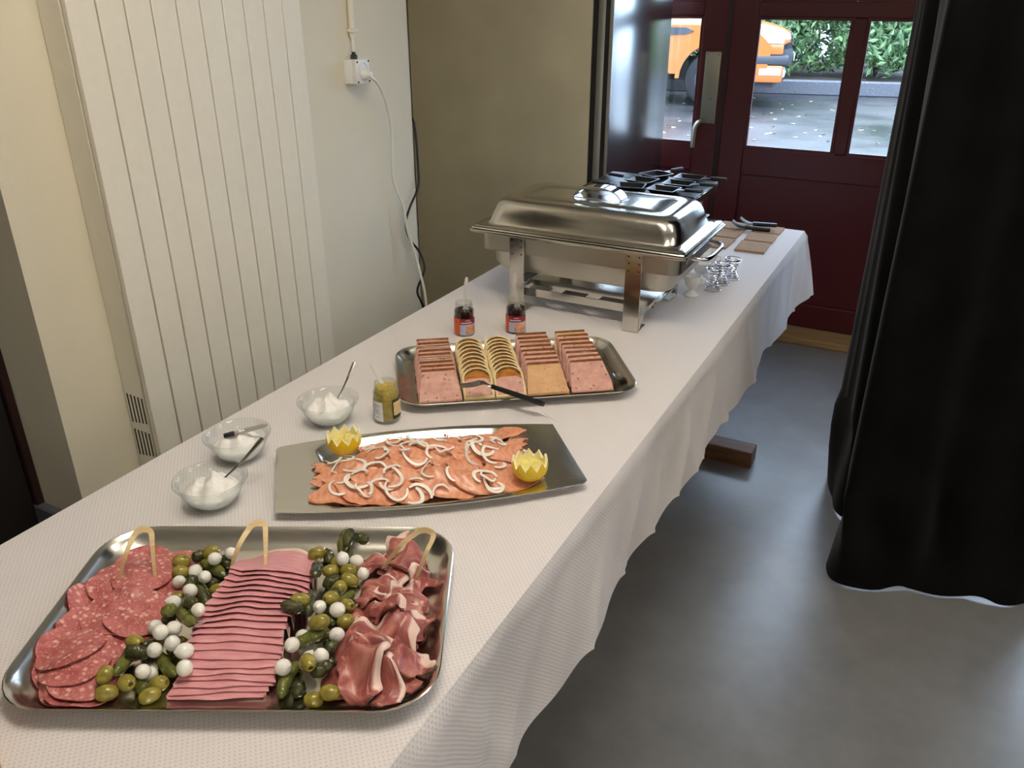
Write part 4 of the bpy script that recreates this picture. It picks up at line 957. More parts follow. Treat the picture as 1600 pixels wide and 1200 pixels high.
# ------------------------------------------------------------------ glass bowls with cream
def bowl(px_, label, clabel, seed, rim_r=.064):
    c = at(px_[0], px_[1], TZ + .052); base = Vector((c.x, c.y, TZ + .0005))
    b = mk('glass_bowl', lathe([(.0, .0), (.032, .0), (.034, .001), (.044, .012), (.0535, .032), (.0585, .046), (.0625, .0485), (.0640, .0505), (.0635, .0525), (.0605, .0535), (.0565, .051), (.0520, .034), (.0425, .014), (.033, .0045), (.0, .004)], 40), 'bowl_glass', None, True, None, base, None, 60)
    tag(b, label, 'bowl', 'glass bowls of cream cheese')
    rr = random.Random(seed); n_, m_ = 36, 11; ps = [rr.uniform(0, 6.28) for _ in range(6)]; ox, oy = rr.uniform(-.008, .008), rr.uniform(-.008, .008)
    rings = [[Vector((.0405 * q * math.cos(2 * PI * j / n_), .0405 * q * math.sin(2 * PI * j / n_), .0055)) for j in range(n_)] for q in (.3, .78)]
    rings += [[Vector((r_ * math.cos(2 * PI * j / n_), r_ * math.sin(2 * PI * j / n_), z)) for j in range(n_)] for r_, z in ((.0418, .0155), (.0478, .027))]
    for i in range(1, m_ + 1):
        q = 1 - i / (m_ + .3); ring = []
        for j in range(n_):
            a = 2 * PI * j / n_; r_ = .047 * q; x, y = r_ * math.cos(a), r_ * math.sin(a)
            h_ = .030 + .022 * math.exp(-((x - ox) ** 2 + (y - oy) ** 2) / .0009) + (1 - q ** 6) * (.0046 * math.sin(160 * x + ps[0] + 90 * y) + .0042 * math.sin(190 * y - 70 * x + ps[1]) + .0026 * math.sin(420 * x + ps[2]) * math.sin(380 * y + ps[3]))
            ring.append(Vector((x, y, h_)))
        rings.append(ring)
    tag(mk('cream_cheese', loft(rings), 'cream', None, True, None, base, None, 80), clabel, 'cream cheese', 'mounds of cream cheese')
    return base
B1 = bowl((328, 747), 'clear glass bowl nearest the cold-cut tray, spoon resting on its rim', 'white cream cheese mounded in the bowl nearest the cold-cut tray', 1)
B2 = bowl((370, 677), 'clear glass bowl standing between the two others by the wall side', 'white cream cheese mounded in the middle bowl by the wall side', 2)
B3 = bowl((512, 624), 'clear glass bowl beside the mustard jar, slim spoon standing in it', 'white cream cheese mounded in the bowl beside the mustard jar', 3)
def over_rim(base, px_, rh, zh):
    """straight line from a point in the cream (radius rh beyond the centre, height zh) over the bowl rim to the pixel of the handle end"""
    s_ = (.0600 - zh) / (.0605 + rh); z = TZ + .08
    for _ in range(60):
        p = at(px_[0], px_[1], z); r_ = math.hypot(p.x - base.x, p.y - base.y); z += .4 * (base.z + zh + s_ * (r_ + rh) - z)
    d = Vector((p.x - base.x, p.y - base.y, 0)).normalized(); tail = Vector((base.x, base.y, base.z)) + d * r_; tail.z = base.z + zh + s_ * (r_ + rh)
    head = Vector((base.x, base.y, base.z + zh)) - d * rh; return tail, head
ta_, he_ = over_rim(B1, (410, 684), .016, .018)
spoon_at('cream_spoon', ta_, he_, 'steel spoon lying in the cream of the bowl nearest the cold cuts', 'cutlery_steel', None, tail_w=.014, bowl=(.024, .034))
# table knife across the middle bowl
ta_, he_ = over_rim(B2, (418, 664), .024, .050)
kn = thing('table_knife', ta_, 'broad-bladed steel knife resting across the middle cream bowl', 'knife')
a_ = ta_; b_ = he_
mk('blade', pathbar([Vector((0, 0, 0)), (b_ - a_) * .12, (b_ - a_) * .45, (b_ - a_) * .78], [.007, .019, .020, .013], .0016), 'cutlery_steel', kn)
mk('tip_handle', pathbar([(b_ - a_) * .76, (b_ - a_) * .9, (b_ - a_) * 1.0], [.012, .013, .008], .007), 'silicone_black', kn)
ta_, he_ = over_rim(B3, (553, 566), .004, .010)
spoon_at('cream_spoon', ta_, he_, 'slim steel spoon standing in the cream beside the mustard jar', 'cutlery_steel', None, tail_w=.009, bowl=(.018, .028))

# ------------------------------------------------------------------ jars
def jar(name, base, r_, h_, fill, mat, label, group=None, rz=0):
    t = thing(name, base, label, 'jar', group, rz)
    pr = [(0, .0), (r_ * .88, 0), (r_, .004), (r_, h_ * .74), (r_ * .97, h_ * .79), (r_ * .84, h_ * .85), (r_ * .84, h_ * .88), (r_ * .89, h_ * .9), (r_ * .84, h_ * .92), (r_ * .84, h_), (r_ * .78, h_), (r_ * .77, h_ * .86), (r_ * .9, h_ * .77), (r_ * .93, h_ * .7), (r_ * .93, .007), (0, .006)]
    mk('glass', lathe(pr, 32), 'jar_glass', t, True, sharp=60)
    fz = h_ * fill; pf = [(0, .0066), (r_ * .925, .0076), (r_ * .925, min(fz, h_ * .7))]
    if fill > .74: pf += [(r_ * .89, h_ * .77), (r_ * .76, fz - .001)]
    pf += [(r_ * .3, fz + .002), (0, fz + .001)]
    mk('filling', lathe(pf, 28), mat, t, True); return t
def label_patch(t, r_, a0, a1, z0, z1, mat, nm='paper_label', lift=.0005, parent=None):
    n_ = max(3, int(abs(a1 - a0) / 8)); rr_ = r_ + lift
    f = lambda u, v: (rr_ * math.cos(R(a0 + (a1 - a0) * u)), rr_ * math.sin(R(a0 + (a1 - a0) * u)), z0 + (z1 - z0) * v)
    return mk(nm, sheet(f, n_, 1, .0004), mat, parent or t, True, sharp=30)
# angles are measured so that -62 deg faces the camera
mj = jar('mustard_jar', at(606, 655, TZ + .0005), .0275, .088, .90, 'mustard', 'open glass jar of mustard with a white plastic stirrer')
lb = label_patch(mj, .0275, -165, -72, .008, .052, 'label_white'); lb['label'] = 'white printed label'
for i in range(9): label_patch(mj, .0275, -158, -158 + (60, 72, 55, 70, 66, 74, 40, 68, 30)[i], .046 - i * .0042, .0468 - i * .0042, 'label_print', 'label_text', .0009, lb)
lb2 = label_patch(mj, .0275, -28, 60, .012, .056, 'label_ink')
label_patch(mj, .0275, -24, 40, .02, .05, 'pastry', 'label_crest', .0009, lb2)
def stirrer(bot, top, label, group, bend=.0015):
    d = top - bot; L_ = d.length; u = d.normalized(); s = Vector((math.cos(YAW), math.sin(YAW), 0)); t = thing('plastic_spoon', bot, label, 'spoon', group)
    k = 14; P = [d * (i / k) + s * bend * math.sin(2.6 * PI * i / k) for i in range(k + 1)]
    wd = [.016, .017, .014, .009] + [.0075 + .002 * (i / k) for i in range(4, k - 1)] + [.0085, .005]
    rings = []
    for i, p in enumerate(P): w_ = wd[i] / 2; f_ = u.cross(s) * .0011; rings.append([p + s * w_ + f_ * .3, p + f_, p - s * w_ + f_ * .3, p - s * w_ - f_ * .6, p - f_, p + s * w_ - f_ * .6])
    mk('shaft', loft(rings), 'white_plastic', t); return t
stirrer(at(609, 618, TZ + .055), at(578, 568, TZ + .125), 'white plastic spoon slanting out of the mustard jar', 'white plastic spoons', .001)
for i, (p_, sp_, lab, a_) in enumerate((((726, 521), ((729, 495), (728, 433)), 'open jam jar with orange and dark red label, farther from the chafing dish leg', -12), ((806, 517), ((806, 488), (803, 428)), 'open jam jar with dark red and pale label before the chafing dish leg', -32))):
    b_ = at(p_[0], p_[1], TZ + .0005); j_ = jar('jam_jar', b_, .0265, .088, .76, 'jam', lab, 'open jam jars', R(a_))
    o1 = label_patch(j_, .0265, -175, -72, .006, .050, 'label_orange')
    o2 = label_patch(j_, .0265, -72, 40, .034, .050, 'label_red'); o3 = label_patch(j_, .0265, -72, 40, .006, .034, 'label_blue')
    label_patch(j_, .0265, -40, 30, .008, .030, 'label_fruit', 'label_picture', .0009, o3)
    for q in range(7): label_patch(j_, .0265, -64 + q * 9, -58 + q * 9, .0375, .0405, 'label_white', 'label_letter', .0009, o2)
    for q in range(4): label_patch(j_, .0265, -40 + q * 7, -36 + q * 7, .0445, .0462, 'label_white', 'label_letter', .0009, o2)
    stirrer(Vector((b_.x + .003, b_.y, TZ + .06)), at(sp_[1][0], sp_[1][1], TZ + .165 + .01 * i), 'white plastic spoon standing in the ' + ('jam jar farther from the chafing dish leg' if i == 0 else 'jam jar before the chafing dish leg'), 'white plastic spoons')

# ------------------------------------------------------------------ chafing dish
CX, CY = -.8365, 2.12
cf = thing('chafing_dish', (CX, CY, TZ + .002), 'large stainless steel chafing dish with domed lid on a legged frame', 'chafing dish')
HW, HD = .307, .192
def rr_ring(hw, hd, r_, z, n=7): return rrect(2 * hw, 2 * hd, r_, n, z)
# legs: flat strips with turned-in feet
for sxx in (-1, 1):
    for syy in (-1, 1):
        x0 = sxx * .168; y0 = syy * .158
        pts = [(x0, y0 + syy * .012, .215), (x0, y0 + syy * .012, .004), (x0, y0 + syy * .010, .0012), (x0, y0 - syy * .02, .0012)]
        lg = mk('leg', join(box(x0 - .022, x0 + .022, y0 + syy * .012 - .0015, y0 + syy * .012 + .0015, .0, .218, .0006), box(x0 - .022, x0 + .022, *sorted((y0 + syy * .012, y0 - syy * .05)), .0, .0025, .0006)), 'chafer_steel', cf)
        for rx in (-.014, .014):
            for rz_ in (.165, .185, .203): mk('rivet', mv(xf(lathe([(0, .0012), (.002, .0006), (.0024, 0)], 8), Matrix.Rotation(R(90) * (1 if syy < 0 else -1), 4, 'X')), x0 + rx, y0 + syy * .0136, rz_), 'gap_dark', lg)
for sxx in (-1, 1):  # leg end gussets: triangular plates joining front and rear legs
    x0 = sxx * .168 + .022 * sxx
    P0 = [(x0 - .001, -.168, .0), (x0 - .001, -.168, .075), (x0 - .001, -.10, .052), (x0 - .001, .10, .052), (x0 - .001, .168, .075), (x0 - .001, .168, 0), (x0 - .001, .125, .04), (x0 - .001, -.125, .04)]
    mk('side_brace', loft([[Vector(p) for p in P0], [Vector(p) + Vector((.002, 0, 0)) for p in P0]]), 'chafer_steel', cf, False)
# skirt frame around the water pan
mk('frame_skirt', loft([rr_ring(.283, .166, .03, .165), rr_ring(.283, .166, .03, .222), rr_ring(.280, .163, .028, .222), rr_ring(.280, .163, .028, .165)], True, False, False), 'chafer_brushed', cf)
wp = mk('water_pan', loft([rr_ring(.225, .118, .05, .1045), rr_ring(.250, .140, .05, .108), rr_ring(.262, .150, .05, .125), rr_ring(.272, .158, .045, .222), rr_ring(.268, .154, .045, .222), rr_ring(.25, .14, .045, .125), rr_ring(.225, .118, .04, .112)]), 'chafer_brushed', cf)
mk('pan_rim', loft([rr_ring(.27, .155, .03, .2155), rr_ring(HW - .002, HD - .002, .012, .2155), rr_ring(HW, HD, .012, .2175), rr_ring(HW, HD, .012, .2215), rr_ring(HW - .002, HD - .002, .012, .2235), rr_ring(.27, .155, .03, .2235)], True, False, False), 'chafer_steel', cf)
fp = mk('food_pan_rim', loft([rr_ring(.262, .15, .03, .2245), rr_ring(HW - .006, HD - .006, .01, .2245), rr_ring(HW - .004, HD - .004, .01, .2265), rr_ring(HW - .006, HD - .006, .01, .2295), rr_ring(HW - .016, HD - .016, .01, .2295), rr_ring(HW - .020, HD - .020, .01, .227), rr_ring(.262, .15, .03, .227)], True, False, False), 'chafer_steel', cf)
LH = .312 - .012
lid = mk('lid', loft([rr_ring(HW - .010, HD - .010, .012, .2300), rr_ring(HW - .008, HD - .008, .012, .2315), rr_ring(HW - .010, HD - .010, .012, .2335), rr_ring(.283, .166, .022, .2335), rr_ring(.276, .160, .03, .235), rr_ring(.2715, .156, .036, .240), rr_ring(.266, .151, .042, .262), rr_ring(.259, .144, .046, .284), rr_ring(.253, .138, .047, .2925), rr_ring(.244, .129, .046, .2985), rr_ring(.232, .117, .044, .3010), rr_ring(.206, .093, .03, .3018), rr_ring(.203, .090, .028, .3005), rr_ring(.199, .086, .026, .3005), rr_ring(.196, .083, .024, .3020), rr_ring(.10, .04, .02, .3022)], True, True, True), 'chafer_steel', cf, True, sharp=55)
hp = spline([(-.072, 0, .300), (-.066, 0, .309), (-.052, 0, .322), (-.025, 0, .331), (0, 0, .333), (.025, 0, .331), (.052, 0, .322), (.066, 0, .309), (.072, 0, .300)], 4)
hl = mk('lid_handle', sweep(hp, rect(.003, .046), up=(0, 0, 1)), 'chrome', cf)
mk('handle_plate', box(-.078, .078, -.024, .024, .3015, .3035, .0008), 'chrome', hl)
for sxx in (-1, 1):  # carrying handles
    hp = spline([(sxx * .283, -.085, .196), (sxx * .318, -.083, .194), (sxx * .332, -.06, .194), (sxx * .334, 0, .194), (sxx * .332, .06, .194), (sxx * .318, .083, .194), (sxx * .283, .085, .196)], 5)
    mk('carry_handle', tube(hp, .0062, 10), 'chrome', cf)
    mk('handle_mount', box(*sorted((sxx * .282, sxx * .287)), -.1, .1, .18, .212, .001), 'chafer_brushed', cf)
# burner shelf under the pan
sh = mk('burner_shelf', join(box(-.18, .20, -.075, .075, .047, .0495, .0006), box(-.18, .20, -.077, -.075, .040, .066, .0004), box(-.18, .20, .075, .077, .040, .066, .0004)), 'chafer_steel', cf, False)
for sxx in (-1, 1): mk('shelf_flap', xf(box(-.018, .018, -.07, .07, -.001, .001, .0004), Matrix.Translation((sxx * .205 if sxx > 0 else -.198, 0, .055)) @ Matrix.Rotation(-sxx * R(40), 4, 'Y')), 'chafer_steel', sh, False)
mk('front_apron', join(box(-.168, .168, -.131, -.129, .036, .058, .0005), box(-.15, -.09, -.131, -.10, .057, .059, .0005), box(-.05, .02, -.131, -.10, .057, .059, .0005), box(.06, .13, -.131, -.10, .057, .059, .0005)), 'chafer_steel', sh, False)

# ------------------------------------------------------------------ raclette grill with pans
gz = .955 - TZ
gr = thing('raclette_grill', (-.920, 2.79, TZ + .001), 'black raclette grill behind the chafing dish', 'raclette grill')
mk('base', box(-.19, .19, -.15, .15, .018, .05, .01, 2), 'grill_black', gr)
for x in (-.15, .15):
    for y in (-.12, .12):
        mk('foot', mv(lathe([(.012, 0), (.014, .004), (.012, .02)], 12, True, True), x, y), 'grill_black', gr)
        mk('post', tube([(x * 1.05, y, .045), (x * 1.05, y, gz - .02)], .007, 10), 'chrome', gr)
mk('pan_deck', box(-.185, .185, -.145, .145, .085, .09, .002), 'chafer_brushed', gr)
mk('heater_frame', join(box(-.2, .2, -.16, -.145, gz - .03, gz - .006, .002), box(-.2, .2, .145, .16, gz - .03, gz - .006, .002), box(-.2, -.185, -.145, .145, gz - .03, gz - .006, .002), box(.185, .2, -.145, .145, gz - .03, gz - .006, .002)), 'chafer_steel', gr)
mk('grill_plate', box(-.2, .2, -.16, .16, gz - .008, gz, .004, 2), 'pan_black', gr)
def pan_parts(t):
    W_, D_ = .046, .040
    mk('dish', loft([rrect(.070, .060, .006, 3, 0), rrect(2 * W_, 2 * D_, .008, 3, .013), rrect(2 * W_ + .008, 2 * D_ + .008, .009, 3, .0135), rrect(2 * W_ + .008, 2 * D_ + .008, .009, 3, .0148), rrect(2 * W_ - .001, 2 * D_ - .001, .008, 3, .0148), rrect(.068, .058, .006, 3, .0016)]), 'pan_black', t)
    mk('neck', pathbar([(.045, 0, .014), (.06, 0, .015), (.078, 0, .016)], [.05, .024, .014], .003), 'pan_black', t)
    mk('handle', pathbar([(.074, 0, .0165), (.085, 0, .017), (.12, 0, .018), (.132, 0, .018)], [.012, .017, .016, .010], .010), 'black_plastic', t)
PANS = [((1025, 272), 62, 'small black raclette pan with its handle pointing at the door'), ((1003, 281), 172, 'small black raclette pan with its handle pointing at the fridge'), ((985, 290), 190, 'small black raclette pan lowest on the fridge side of the grill'), ((1078, 277), -2, 'small black raclette pan with handle pointing at the curtain, back row'), ((1061, 286), -2, 'small black raclette pan with handle pointing at the curtain, middle row'), ((1037, 295), -4, 'small black raclette pan with handle pointing at the curtain, row by the lid')]
for i, (p_, an, lab) in enumerate(PANS):
    q = at(p_[0], p_[1], .955 + .013); z_ = .9557
    t_ = thing('raclette_pan', (q.x, q.y, z_), lab, 'raclette pan', 'raclette pans on the grill', R(an)); pan_parts(t_)

# ------------------------------------------------------------------ cork mats, spatulas, egg cups
rows = [(2.832, 2.958), (2.972, 3.085), (3.098, 3.198)]
names = ['near the egg cups', 'in the middle', 'under the black spatulas']
for ci, (x0, x1) in enumerate(((-.742, -.640), (-.614, -.512))):
    for ri, (y0, y1) in enumerate(rows):
        c = ((x0 + x1) / 2, (y0 + y1) / 2, TZ + .0008); 
        o = mk('cork_mat', box(-(x1 - x0) / 2, (x1 - x0) / 2, -(y1 - y0) / 2, (y1 - y0) / 2, 0, .0065, .001), 'cork', None, True, None, c, (0, 0, rng.uniform(-.04, .04)))
        tag(o, 'square brown cork mat ' + ['nearest the wire egg cups', 'in the middle of its column', 'at the table end under the spatulas'][ri] + (', chafing dish side' if ci == 0 else ', aisle side'), 'cork mat', 'cork mats at the table end')
def spatula(p, q, dz, label):
    t = thing('spatula', (p.x, p.y, TZ + .0088 + dz), label, 'spatula', 'black spatulas', math.atan2(q.y - p.y, q.x - p.x)); L_ = (q - p).length
    k = 14; P = [(L_ * i / k, 0, .0065 + .020 * max(0, 1 - i / 4.5) ** 2) for i in range(k + 1)]
    wd = [.040, .042, .042, .040, .036, .030] + [.026] * 5 + [.024, .024, .022, .016]
    mk('blade', pathbar(P[:7], wd[:7], .007), 'silicone_black', t); mk('handle', pathbar(P[5:], wd[5:], .013), 'silicone_black', t)
spatula(at(1144, 349, .775), at(1203, 359, .765), 0, 'black plastic spatula lying underneath on the cork mats'); spatula(at(1156, 348, .775), at(1213, 356, .765), .009, 'black plastic spatula lying on top of the other one')
def egg_cup(p, label, rz):
    t = thing('egg_cup', (p.x, p.y, TZ + .0005), label, 'egg cup', 'white egg cups', rz)
    mk('cup', lathe([(0, 0), (.022, 0), (.0235, .002), (.015, .008), (.0075, .016), (.008, .022), (.018, .030), (.0245, .044), (.0255, .060), (.024, .0605), (.0225, .044), (.015, .033), (0, .029)], 28), 'porcelain', t)
    mk('ear', tube(spline([(.0225, 0, .053), (.034, 0, .052), (.036, 0, .044), (.030, 0, .037), (.0215, 0, .037)], 4), .0026, 8), 'porcelain', t)
for p_, lab, rz in (((1080, 461), 'white porcelain egg cup standing in front of the others', .3), ((1094, 440), 'white porcelain egg cup between the two others', .5), ((1106, 424), 'white porcelain egg cup tucked by the carrying handle', .2), ((1064, 431), 'white porcelain egg cup beside the chafing dish leg', 2.6)): egg_cup(at(*p_), lab, rz)
def wire_cup(p, label):
    t = thing('wire_egg_cup', (p.x, p.y, TZ), label, 'egg cup', 'wire egg cups'); pts = []
    for i in range(181):
        a = i / 180; z = .0025 + .062 * a; r_ = .0115 + .0135 * abs(2 * a - .86) ** 1.2 if a > .43 else .0115 + .0125 * (1 - a / .43) ** 1.1
        pts.append((min(r_, .0245) * math.cos(18 * PI * a), min(r_, .0245) * math.sin(18 * PI * a), z))
    mk('wire_coil', tube(pts, .0013, 6), 'chrome', t)
    for z, r_ in ((.0018, .024), (.0655, .0245)): mk('wire_ring', tube([(r_ * math.cos(2 * PI * j / 24), r_ * math.sin(2 * PI * j / 24), z) for j in range(24)], .0014, 6, True), 'chrome', t)
for p_, lab in (((1113, 453), 'coiled wire egg cup nearest the white egg cups'), ((1126, 444), 'coiled wire egg cup between two other wire ones'), ((1142, 436), 'coiled wire egg cup nearest the cork mats')): wire_cup(at(*p_), lab)
# wooden board at the near corner of the table
bd = Vector((-.990, .232, TZ + .002))
tag(mk('wooden_board', loft([rrect(.34, .29, .05, 6, 0), rrect(.346, .296, .053, 6, .004), rrect(.346, .296, .053, 6, .014), rrect(.34, .29, .05, 6, .018)]), 'board_wood', None, True, None, bd, (0, 0, math.atan2(-.034, .074)), 40), 'light brown wooden board at the near corner of the table', 'board')

# ------------------------------------------------------------------ outdoors
g = mk('ground', box(-30, 30, YB + .12, 45, -.08, -.02), 'asphalt', None, False); g['kind'] = 'structure'; g['label'] = 'wet dark asphalt yard outside the door'; g['category'] = 'ground'
KA = R(12); KC = Vector((-1.8, 15.2, -.02))
kb = mk('kerb', box(-14, 14, 0, .18, 0, .22, .015), 'kerb_granite', None, False, None, KC, (0, 0, KA)); kb['kind'] = 'structure'; kb['label'] = 'grey granite kerb along the planting bed'; kb['category'] = 'kerb'
sl = mk('soil_bed', box(-14, 14, .18, 6, 0, .18), 'soil', None, False, None, KC, (0, 0, KA)); sl['kind'] = 'structure'; sl['label'] = 'brown planting bed behind the kerb'; sl['category'] = 'soil'
def leaves_vf(n_, fn, size, seed, elong=2.6):
    rr = random.Random(seed); V, Fc = [], []
    for i in range(n_):
        p, nrm = fn(rr); s = size * rr.uniform(.7, 1.3)
        d = Vector((rr.uniform(-1, 1), rr.uniform(-1, 1), rr.uniform(-1.1, .3))).normalized(); nrm = (nrm + Vector((rr.uniform(-.6, .6), rr.uniform(-.6, .6), rr.uniform(-.2, .9)))).normalized(); d = (d - nrm * d.dot(nrm)).normalized(); q = nrm.cross(d)
        b = len(V); V += [p - d * s * .5, p + q * s / elong * .5 - nrm * s * .06, p + d * s * .5, p - q * s / elong * .5 - nrm * s * .06]; Fc += [(b, b + 1, b + 2), (b, b + 2, b + 3)]
    return V, Fc
def shrub(loc, rx, ry, h_, n_, mat, label, seed, size=.15, cat='shrub'):
    t = thing('laurel_shrub' if mat == 'laurel_leaf' else 'red_leaved_shrub', loc, label, cat, 'shrubs behind the kerb')
    def fn(rr):
        while True:
            d = Vector((rr.gauss(0, 1), rr.gauss(0, 1), rr.gauss(0, 1))).normalized(); k = rr.uniform(.5, 1.03) * (1 + .07 * math.sin(5 * d.x + seed) * math.sin(4 * d.z + seed) + .04 * math.sin(11 * d.x + 7 * d.z))
            hk = k if d.z > 0 else k / max(.35, math.hypot(d.x, d.y)); p = Vector((d.x * rx * hk, d.y * ry * hk, h_ * .5 + d.z * h_ * .5 * k))
            if p.z > .05: return p, d
    f = mk('foliage', leaves_vf(n_, fn, size, seed), mat, t, False); f['kind'] = 'stuff'
    st = [tube(spline([(0, 0, 0), (math.cos(a) * rx * .2, math.sin(a) * ry * .2, h_ * .3), (math.cos(a) * rx * .5, math.sin(a) * ry * .5, h_ * .7)], 4), .025, 6) for a in (.3, 1.6, 2.9, 4.2, 5.4)]
    mk('stems', join(*st), 'bark', t)
def kp(s, d): return KC + Vector((math.cos(KA) * s - math.sin(KA) * d, math.sin(KA) * s + math.cos(KA) * d, .18))
SH = [(-3.6, 1.9, 1.1, 1.0, 2.9, 'dense green laurel shrub behind the orange pickup'), (-1.35, 1.6, .95, .95, 2.7, 'green laurel shrub just past the nose of the pickup'), (.6, 1.6, .85, .95, 2.5, 'light green laurel shrub beside the door mullion view'), (-6.05, 1.9, 1.2, 1.0, 3.1, 'tall green laurel shrub behind the pickup cab'), (2.05, 1.3, .52, .55, 2.5, None), (3.6, 1.6, .9, 1.0, 2.6, 'green laurel shrub at the curtain end of the bed'), (-.9, 4.1, 2.0, 1.0, 3.6, 'taller green laurel growing behind the front shrubs'), (-5.3, 4.4, 2.0, 1.0, 3.8, 'tallest green laurel growing farthest back in the bed')]
for i, (s, d, rx, ry, h_, lab) in enumerate(SH):
    shrub(kp(s, d), rx, ry, h_, 12500, 'laurel_leaf' if lab else 'red_leaf', lab or 'shrub with red autumn leaves among the laurels', i + 1, .155 if lab else .09)
def lf(rr): return Vector((rr.uniform(-6, 4), rr.uniform(5.2, 14.4), -.012)), Vector((0, 0, 3))
fl = mk('fallen_leaves', leaves_vf(420, lf, .07, 77, 1.5), 'fallen_leaf', None, False); tag(fl, 'pale fallen leaves scattered over the wet asphalt', 'leaves', None, 'stuff')
# pickup truck: x forward, y to its far side
def truck():
    t = thing('pickup_truck', (-3.38, 12.75, -.02), 'orange pickup truck parked outside by the kerb', 'truck', None, R(14))
    Wd = 1.86
    def loft_side(sec): # sections (x, zbot, ztop, inset) swept across the width as a rounded box strip
        rings = []
        for x, zb, zt, ins, tin in sec:
            y0, y1 = ins, Wd - ins; zm = zb + (zt - zb) * .62
            rings.append([Vector((x, y0, zb)), Vector((x, y0 - .02, (zb + zm) / 2)), Vector((x, y0, zm)), Vector((x, y0 + tin * .6, zt - .04)), Vector((x, y0 + tin + .08, zt)), Vector((x, Wd / 2, zt + .02)), Vector((x, y1 - tin - .08, zt)), Vector((x, y1 - tin * .6, zt - .04)), Vector((x, y1, zm)), Vector((x, y1 + .02, (zb + zm) / 2)), Vector((x, y1, zb))])
        return loft(rings)
    # lower body behind and before the wheel arches, and the hood
    mk('hood', loft_side([(-.75, .80, 1.18, .02, .10), (-.4, .80, 1.19, .02, .10), (0, .80, 1.18, .02, .10), (.4, .80, 1.16, .03, .10), (.66, .82, 1.12, .05, .10), (.78, .86, 1.07, .10, .10), (.86, .90, 1.01, .20, .08)]), 'truck_orange', t)
    mk('cab_body', loft_side([(-2.65, .48, 1.14, .02, .03), (-1.6, .46, 1.15, .02, .03), (-.66, .46, 1.16, .02, .05), (-.5, .50, 1.10, .02, .05)]), 'truck_orange', t)
    mk('greenhouse', loft_side([(-2.62, 1.12, 1.30, .06, .12), (-2.45, 1.12, 1.74, .10, .16), (-1.9, 1.12, 1.80, .10, .16), (-1.35, 1.12, 1.77, .10, .16), (-.66, 1.12, 1.22, .06, .14)]), 'truck_glass', t)
    mk('roof', box(-2.4, -1.3, .22, Wd - .22, 1.775, 1.83, .02, 2), 'truck_orange', t)
    mk('cargo_bed', join(box(-4.15, -2.67, .0, .08, .55, 1.14, .02), box(-4.15, -2.67, Wd - .08, Wd, .55, 1.14, .02), box(-4.15, -4.08, .08, Wd - .08, .55, 1.14, .02), box(-4.15, -2.67, .08, Wd - .08, .55, .62)), 'truck_orange', t)
    # front fender with arch: polygon with half-circle cut-out, near and far side
    for y0, y1 in ((-.005, .10), (Wd - .10, Wd + .005)):
        P = [(-.62, .46), (-.50, .46)] + [(-.47 * math.cos(a), .40 + .47 * math.sin(a)) for a in [PI * i / 12 for i in range(1, 12)]] + [(.47, .46), (.66, .50), (.70, .84), (.55, 1.05), (.0, 1.12), (-.62, 1.12)]
        mk('fender', loft([[Vector((x, y0, z)) for x, z in P], [Vector((x, y1, z)) for x, z in P]]), 'truck_orange', t, False)
        A_ = [(.47 * math.cos(PI * i / 14), .40 + .47 * math.sin(PI * i / 14)) for i in range(15)]; B_ = [(.53 * math.cos(PI * i / 14), .40 + .54 * math.sin(PI * i / 14)) for i in range(15)]
        ys = y0 - .012 if y0 < 1 else y1 + .012
        mk('arch_flare', loft([[Vector((a[0], ys, a[1])), Vector((b[0], ys, b[1])), Vector((b[0], (y0 + y1) / 2, b[1])), Vector((a[0], (y0 + y1) / 2, a[1]))] for a, b in zip(A_, B_)]), 'truck_orange' , t)
        mk('arch_liner', loft([[Vector((a[0] * s_, y0 + .02 if y0 < 1 else y1 - .02, .40 + (a[1] - .40) * s_)) for a in A_] + [Vector((a[0] * s_, (.5 if y0 < 1 else Wd - .5), .40 + (a[1] - .40) * s_)) for a in A_[::-1]] for s_ in (1.0, .985)]), 'truck_black', t, False)
    # side vent badge on the fender
    vb = [(-.72, .98), (-.40, 1.0), (-.30, 1.04), (-.42, 1.09), (-.72, 1.09)]
    mk('side_vent', loft([[Vector((x, -.02, z)) for x, z in vb], [Vector((x, .02, z)) for x, z in vb]]), 'truck_grey', t, False)
    # front end
    fx = lambda u: .80 + .10 * math.sin(PI * u) ** .7
    def front(z0, z1, y0, y1, dx, mat, nm, th=.10):
        k = 12; rings = []
        for i in range(k + 1):
            y = y0 + (y1 - y0) * i / k; u = y / Wd; x = fx(max(0.0, min(1, u))) + dx
            rings.append([Vector((x - th, y, z0)), Vector((x, y, z0)), Vector((x + .01, y, (z0 + z1) / 2)), Vector((x - .01, y, z1)), Vector((x - th, y, z1))])
        return mk(nm, loft(rings), mat, t)
    front(.60, .80, .03, Wd - .03, .02, 'truck_grey', 'bumper', .25)
    front(.36, .60, .08, Wd - .08, -.03, 'truck_black', 'lower_bumper', .25)
    front(.28, .40, .16, Wd - .16, -.10, 'truck_grey', 'skid_plate', .3)
    front(.80, 1.02, .42, Wd - .42, -.01, 'truck_grey', 'grille', .12)
    for z in (.845, .90, .955): front(z, z + .02, .46, Wd - .46, .008, 'truck_black', 'grille_bar', .02)
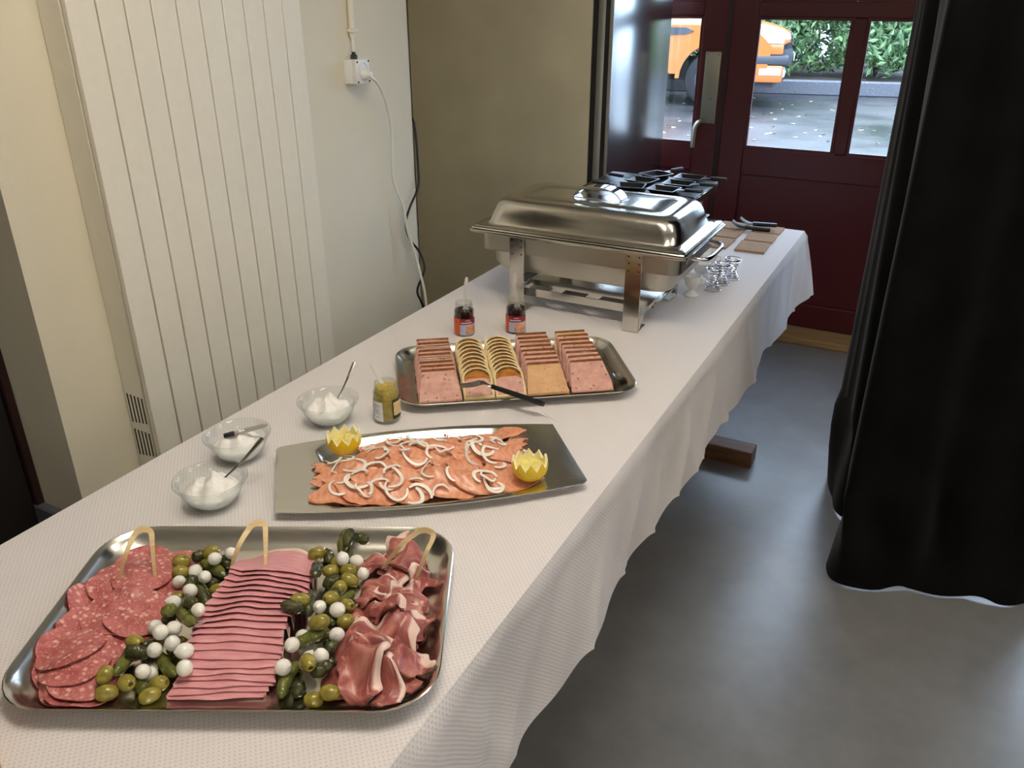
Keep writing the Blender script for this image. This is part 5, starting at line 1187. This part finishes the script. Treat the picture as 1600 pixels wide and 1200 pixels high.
    for s_ in (0, 1):
        yy = lambda a: a if s_ == 0 else Wd - a
        front(.86, 1.0, *sorted((yy(.05), yy(.42))), -.045, 'headlight', 'headlight', .18)
        hb = box(.36, .80, *sorted((yy(.015), yy(.11))), .88, 1.0, .02, 2); mk('headlight_side', hb, 'headlight', t)
        mk('fender_front', box(.44, .80, *sorted((yy(.0), yy(.12))), .74, .875, .015, 2), 'truck_orange', t)
        mk('bumper_corner', box(.47, .86, *sorted((yy(-.012), yy(.16))), .60, .735, .03, 2), 'truck_grey', t)
        mk('bumper_side', box(.47, .82, *sorted((yy(.0), yy(.14))), .36, .60, .03, 2), 'truck_orange', t)
        mk('fog_lamp', box(.60, .80, *sorted((yy(-.008), yy(.08))), .46, .56, .012, 2), 'headlight', t)
        front(.42, .56, *sorted((yy(.10), yy(.34))), -.015, 'headlight', 'fog_lamp_bezel', .05)
        for wx in (0, -3.22):
            w_ = mk('wheel', xf(lathe([(.24, -.11), (.33, -.115), (.372, -.095), (.385, -.05), (.385, .05), (.372, .095), (.33, .115), (.24, .11), (.24, -.11)], 36), Matrix.Translation((wx, yy(.14), .385)) @ Matrix.Rotation(R(90), 4, 'X')), 'tyre', t)
            sg = -1 if s_ == 0 else 1; M_ = Matrix.Translation((wx, yy(.14) + sg * .085, .385)) @ Matrix.Rotation(R(90), 4, 'X')
            mk('rim', xf(lathe([(.245, -.07), (.245, .02), (.225, .02), (.215, -.05), (.0, -.05)], 30), M_), 'truck_grey', w_)
            spk = []
            for q in range(6):
                a = q * PI / 3; spk.append(xf(box(-.028, .028, .03, .235, -.015, .02), M_ @ Matrix.Rotation(a, 4, 'Z')))
            mk('spokes', join(*spk, xf(lathe([(0, .03), (.05, .025), (.06, -.02)], 16), M_)), 'alloy', w_, False)
    mk('licence_plate', box(.925, .935, Wd / 2 - .26, Wd / 2 + .26, .62, .73, .003), 'plate_white', t)
    mk('mirror', box(-.78, -.66, -.22, .0, 1.18, 1.36, .03, 2), 'truck_black', t); mk('sill', box(-2.6, -.62, .0, .12, .36, .48, .02), 'truck_black', t)
    mk('chassis', box(-4.1, .6, .45, Wd - .45, .34, .62), 'truck_black', t, False)
truck()
tk = bpy.data.objects['pickup_truck']
for ch in tk.children:      # long nose of the pickup
    if ch.name.startswith('wheel'): continue
    for v in ch.data.vertices:
        if v.co.x > .50: v.co.x += (v.co.x - .50) * .55
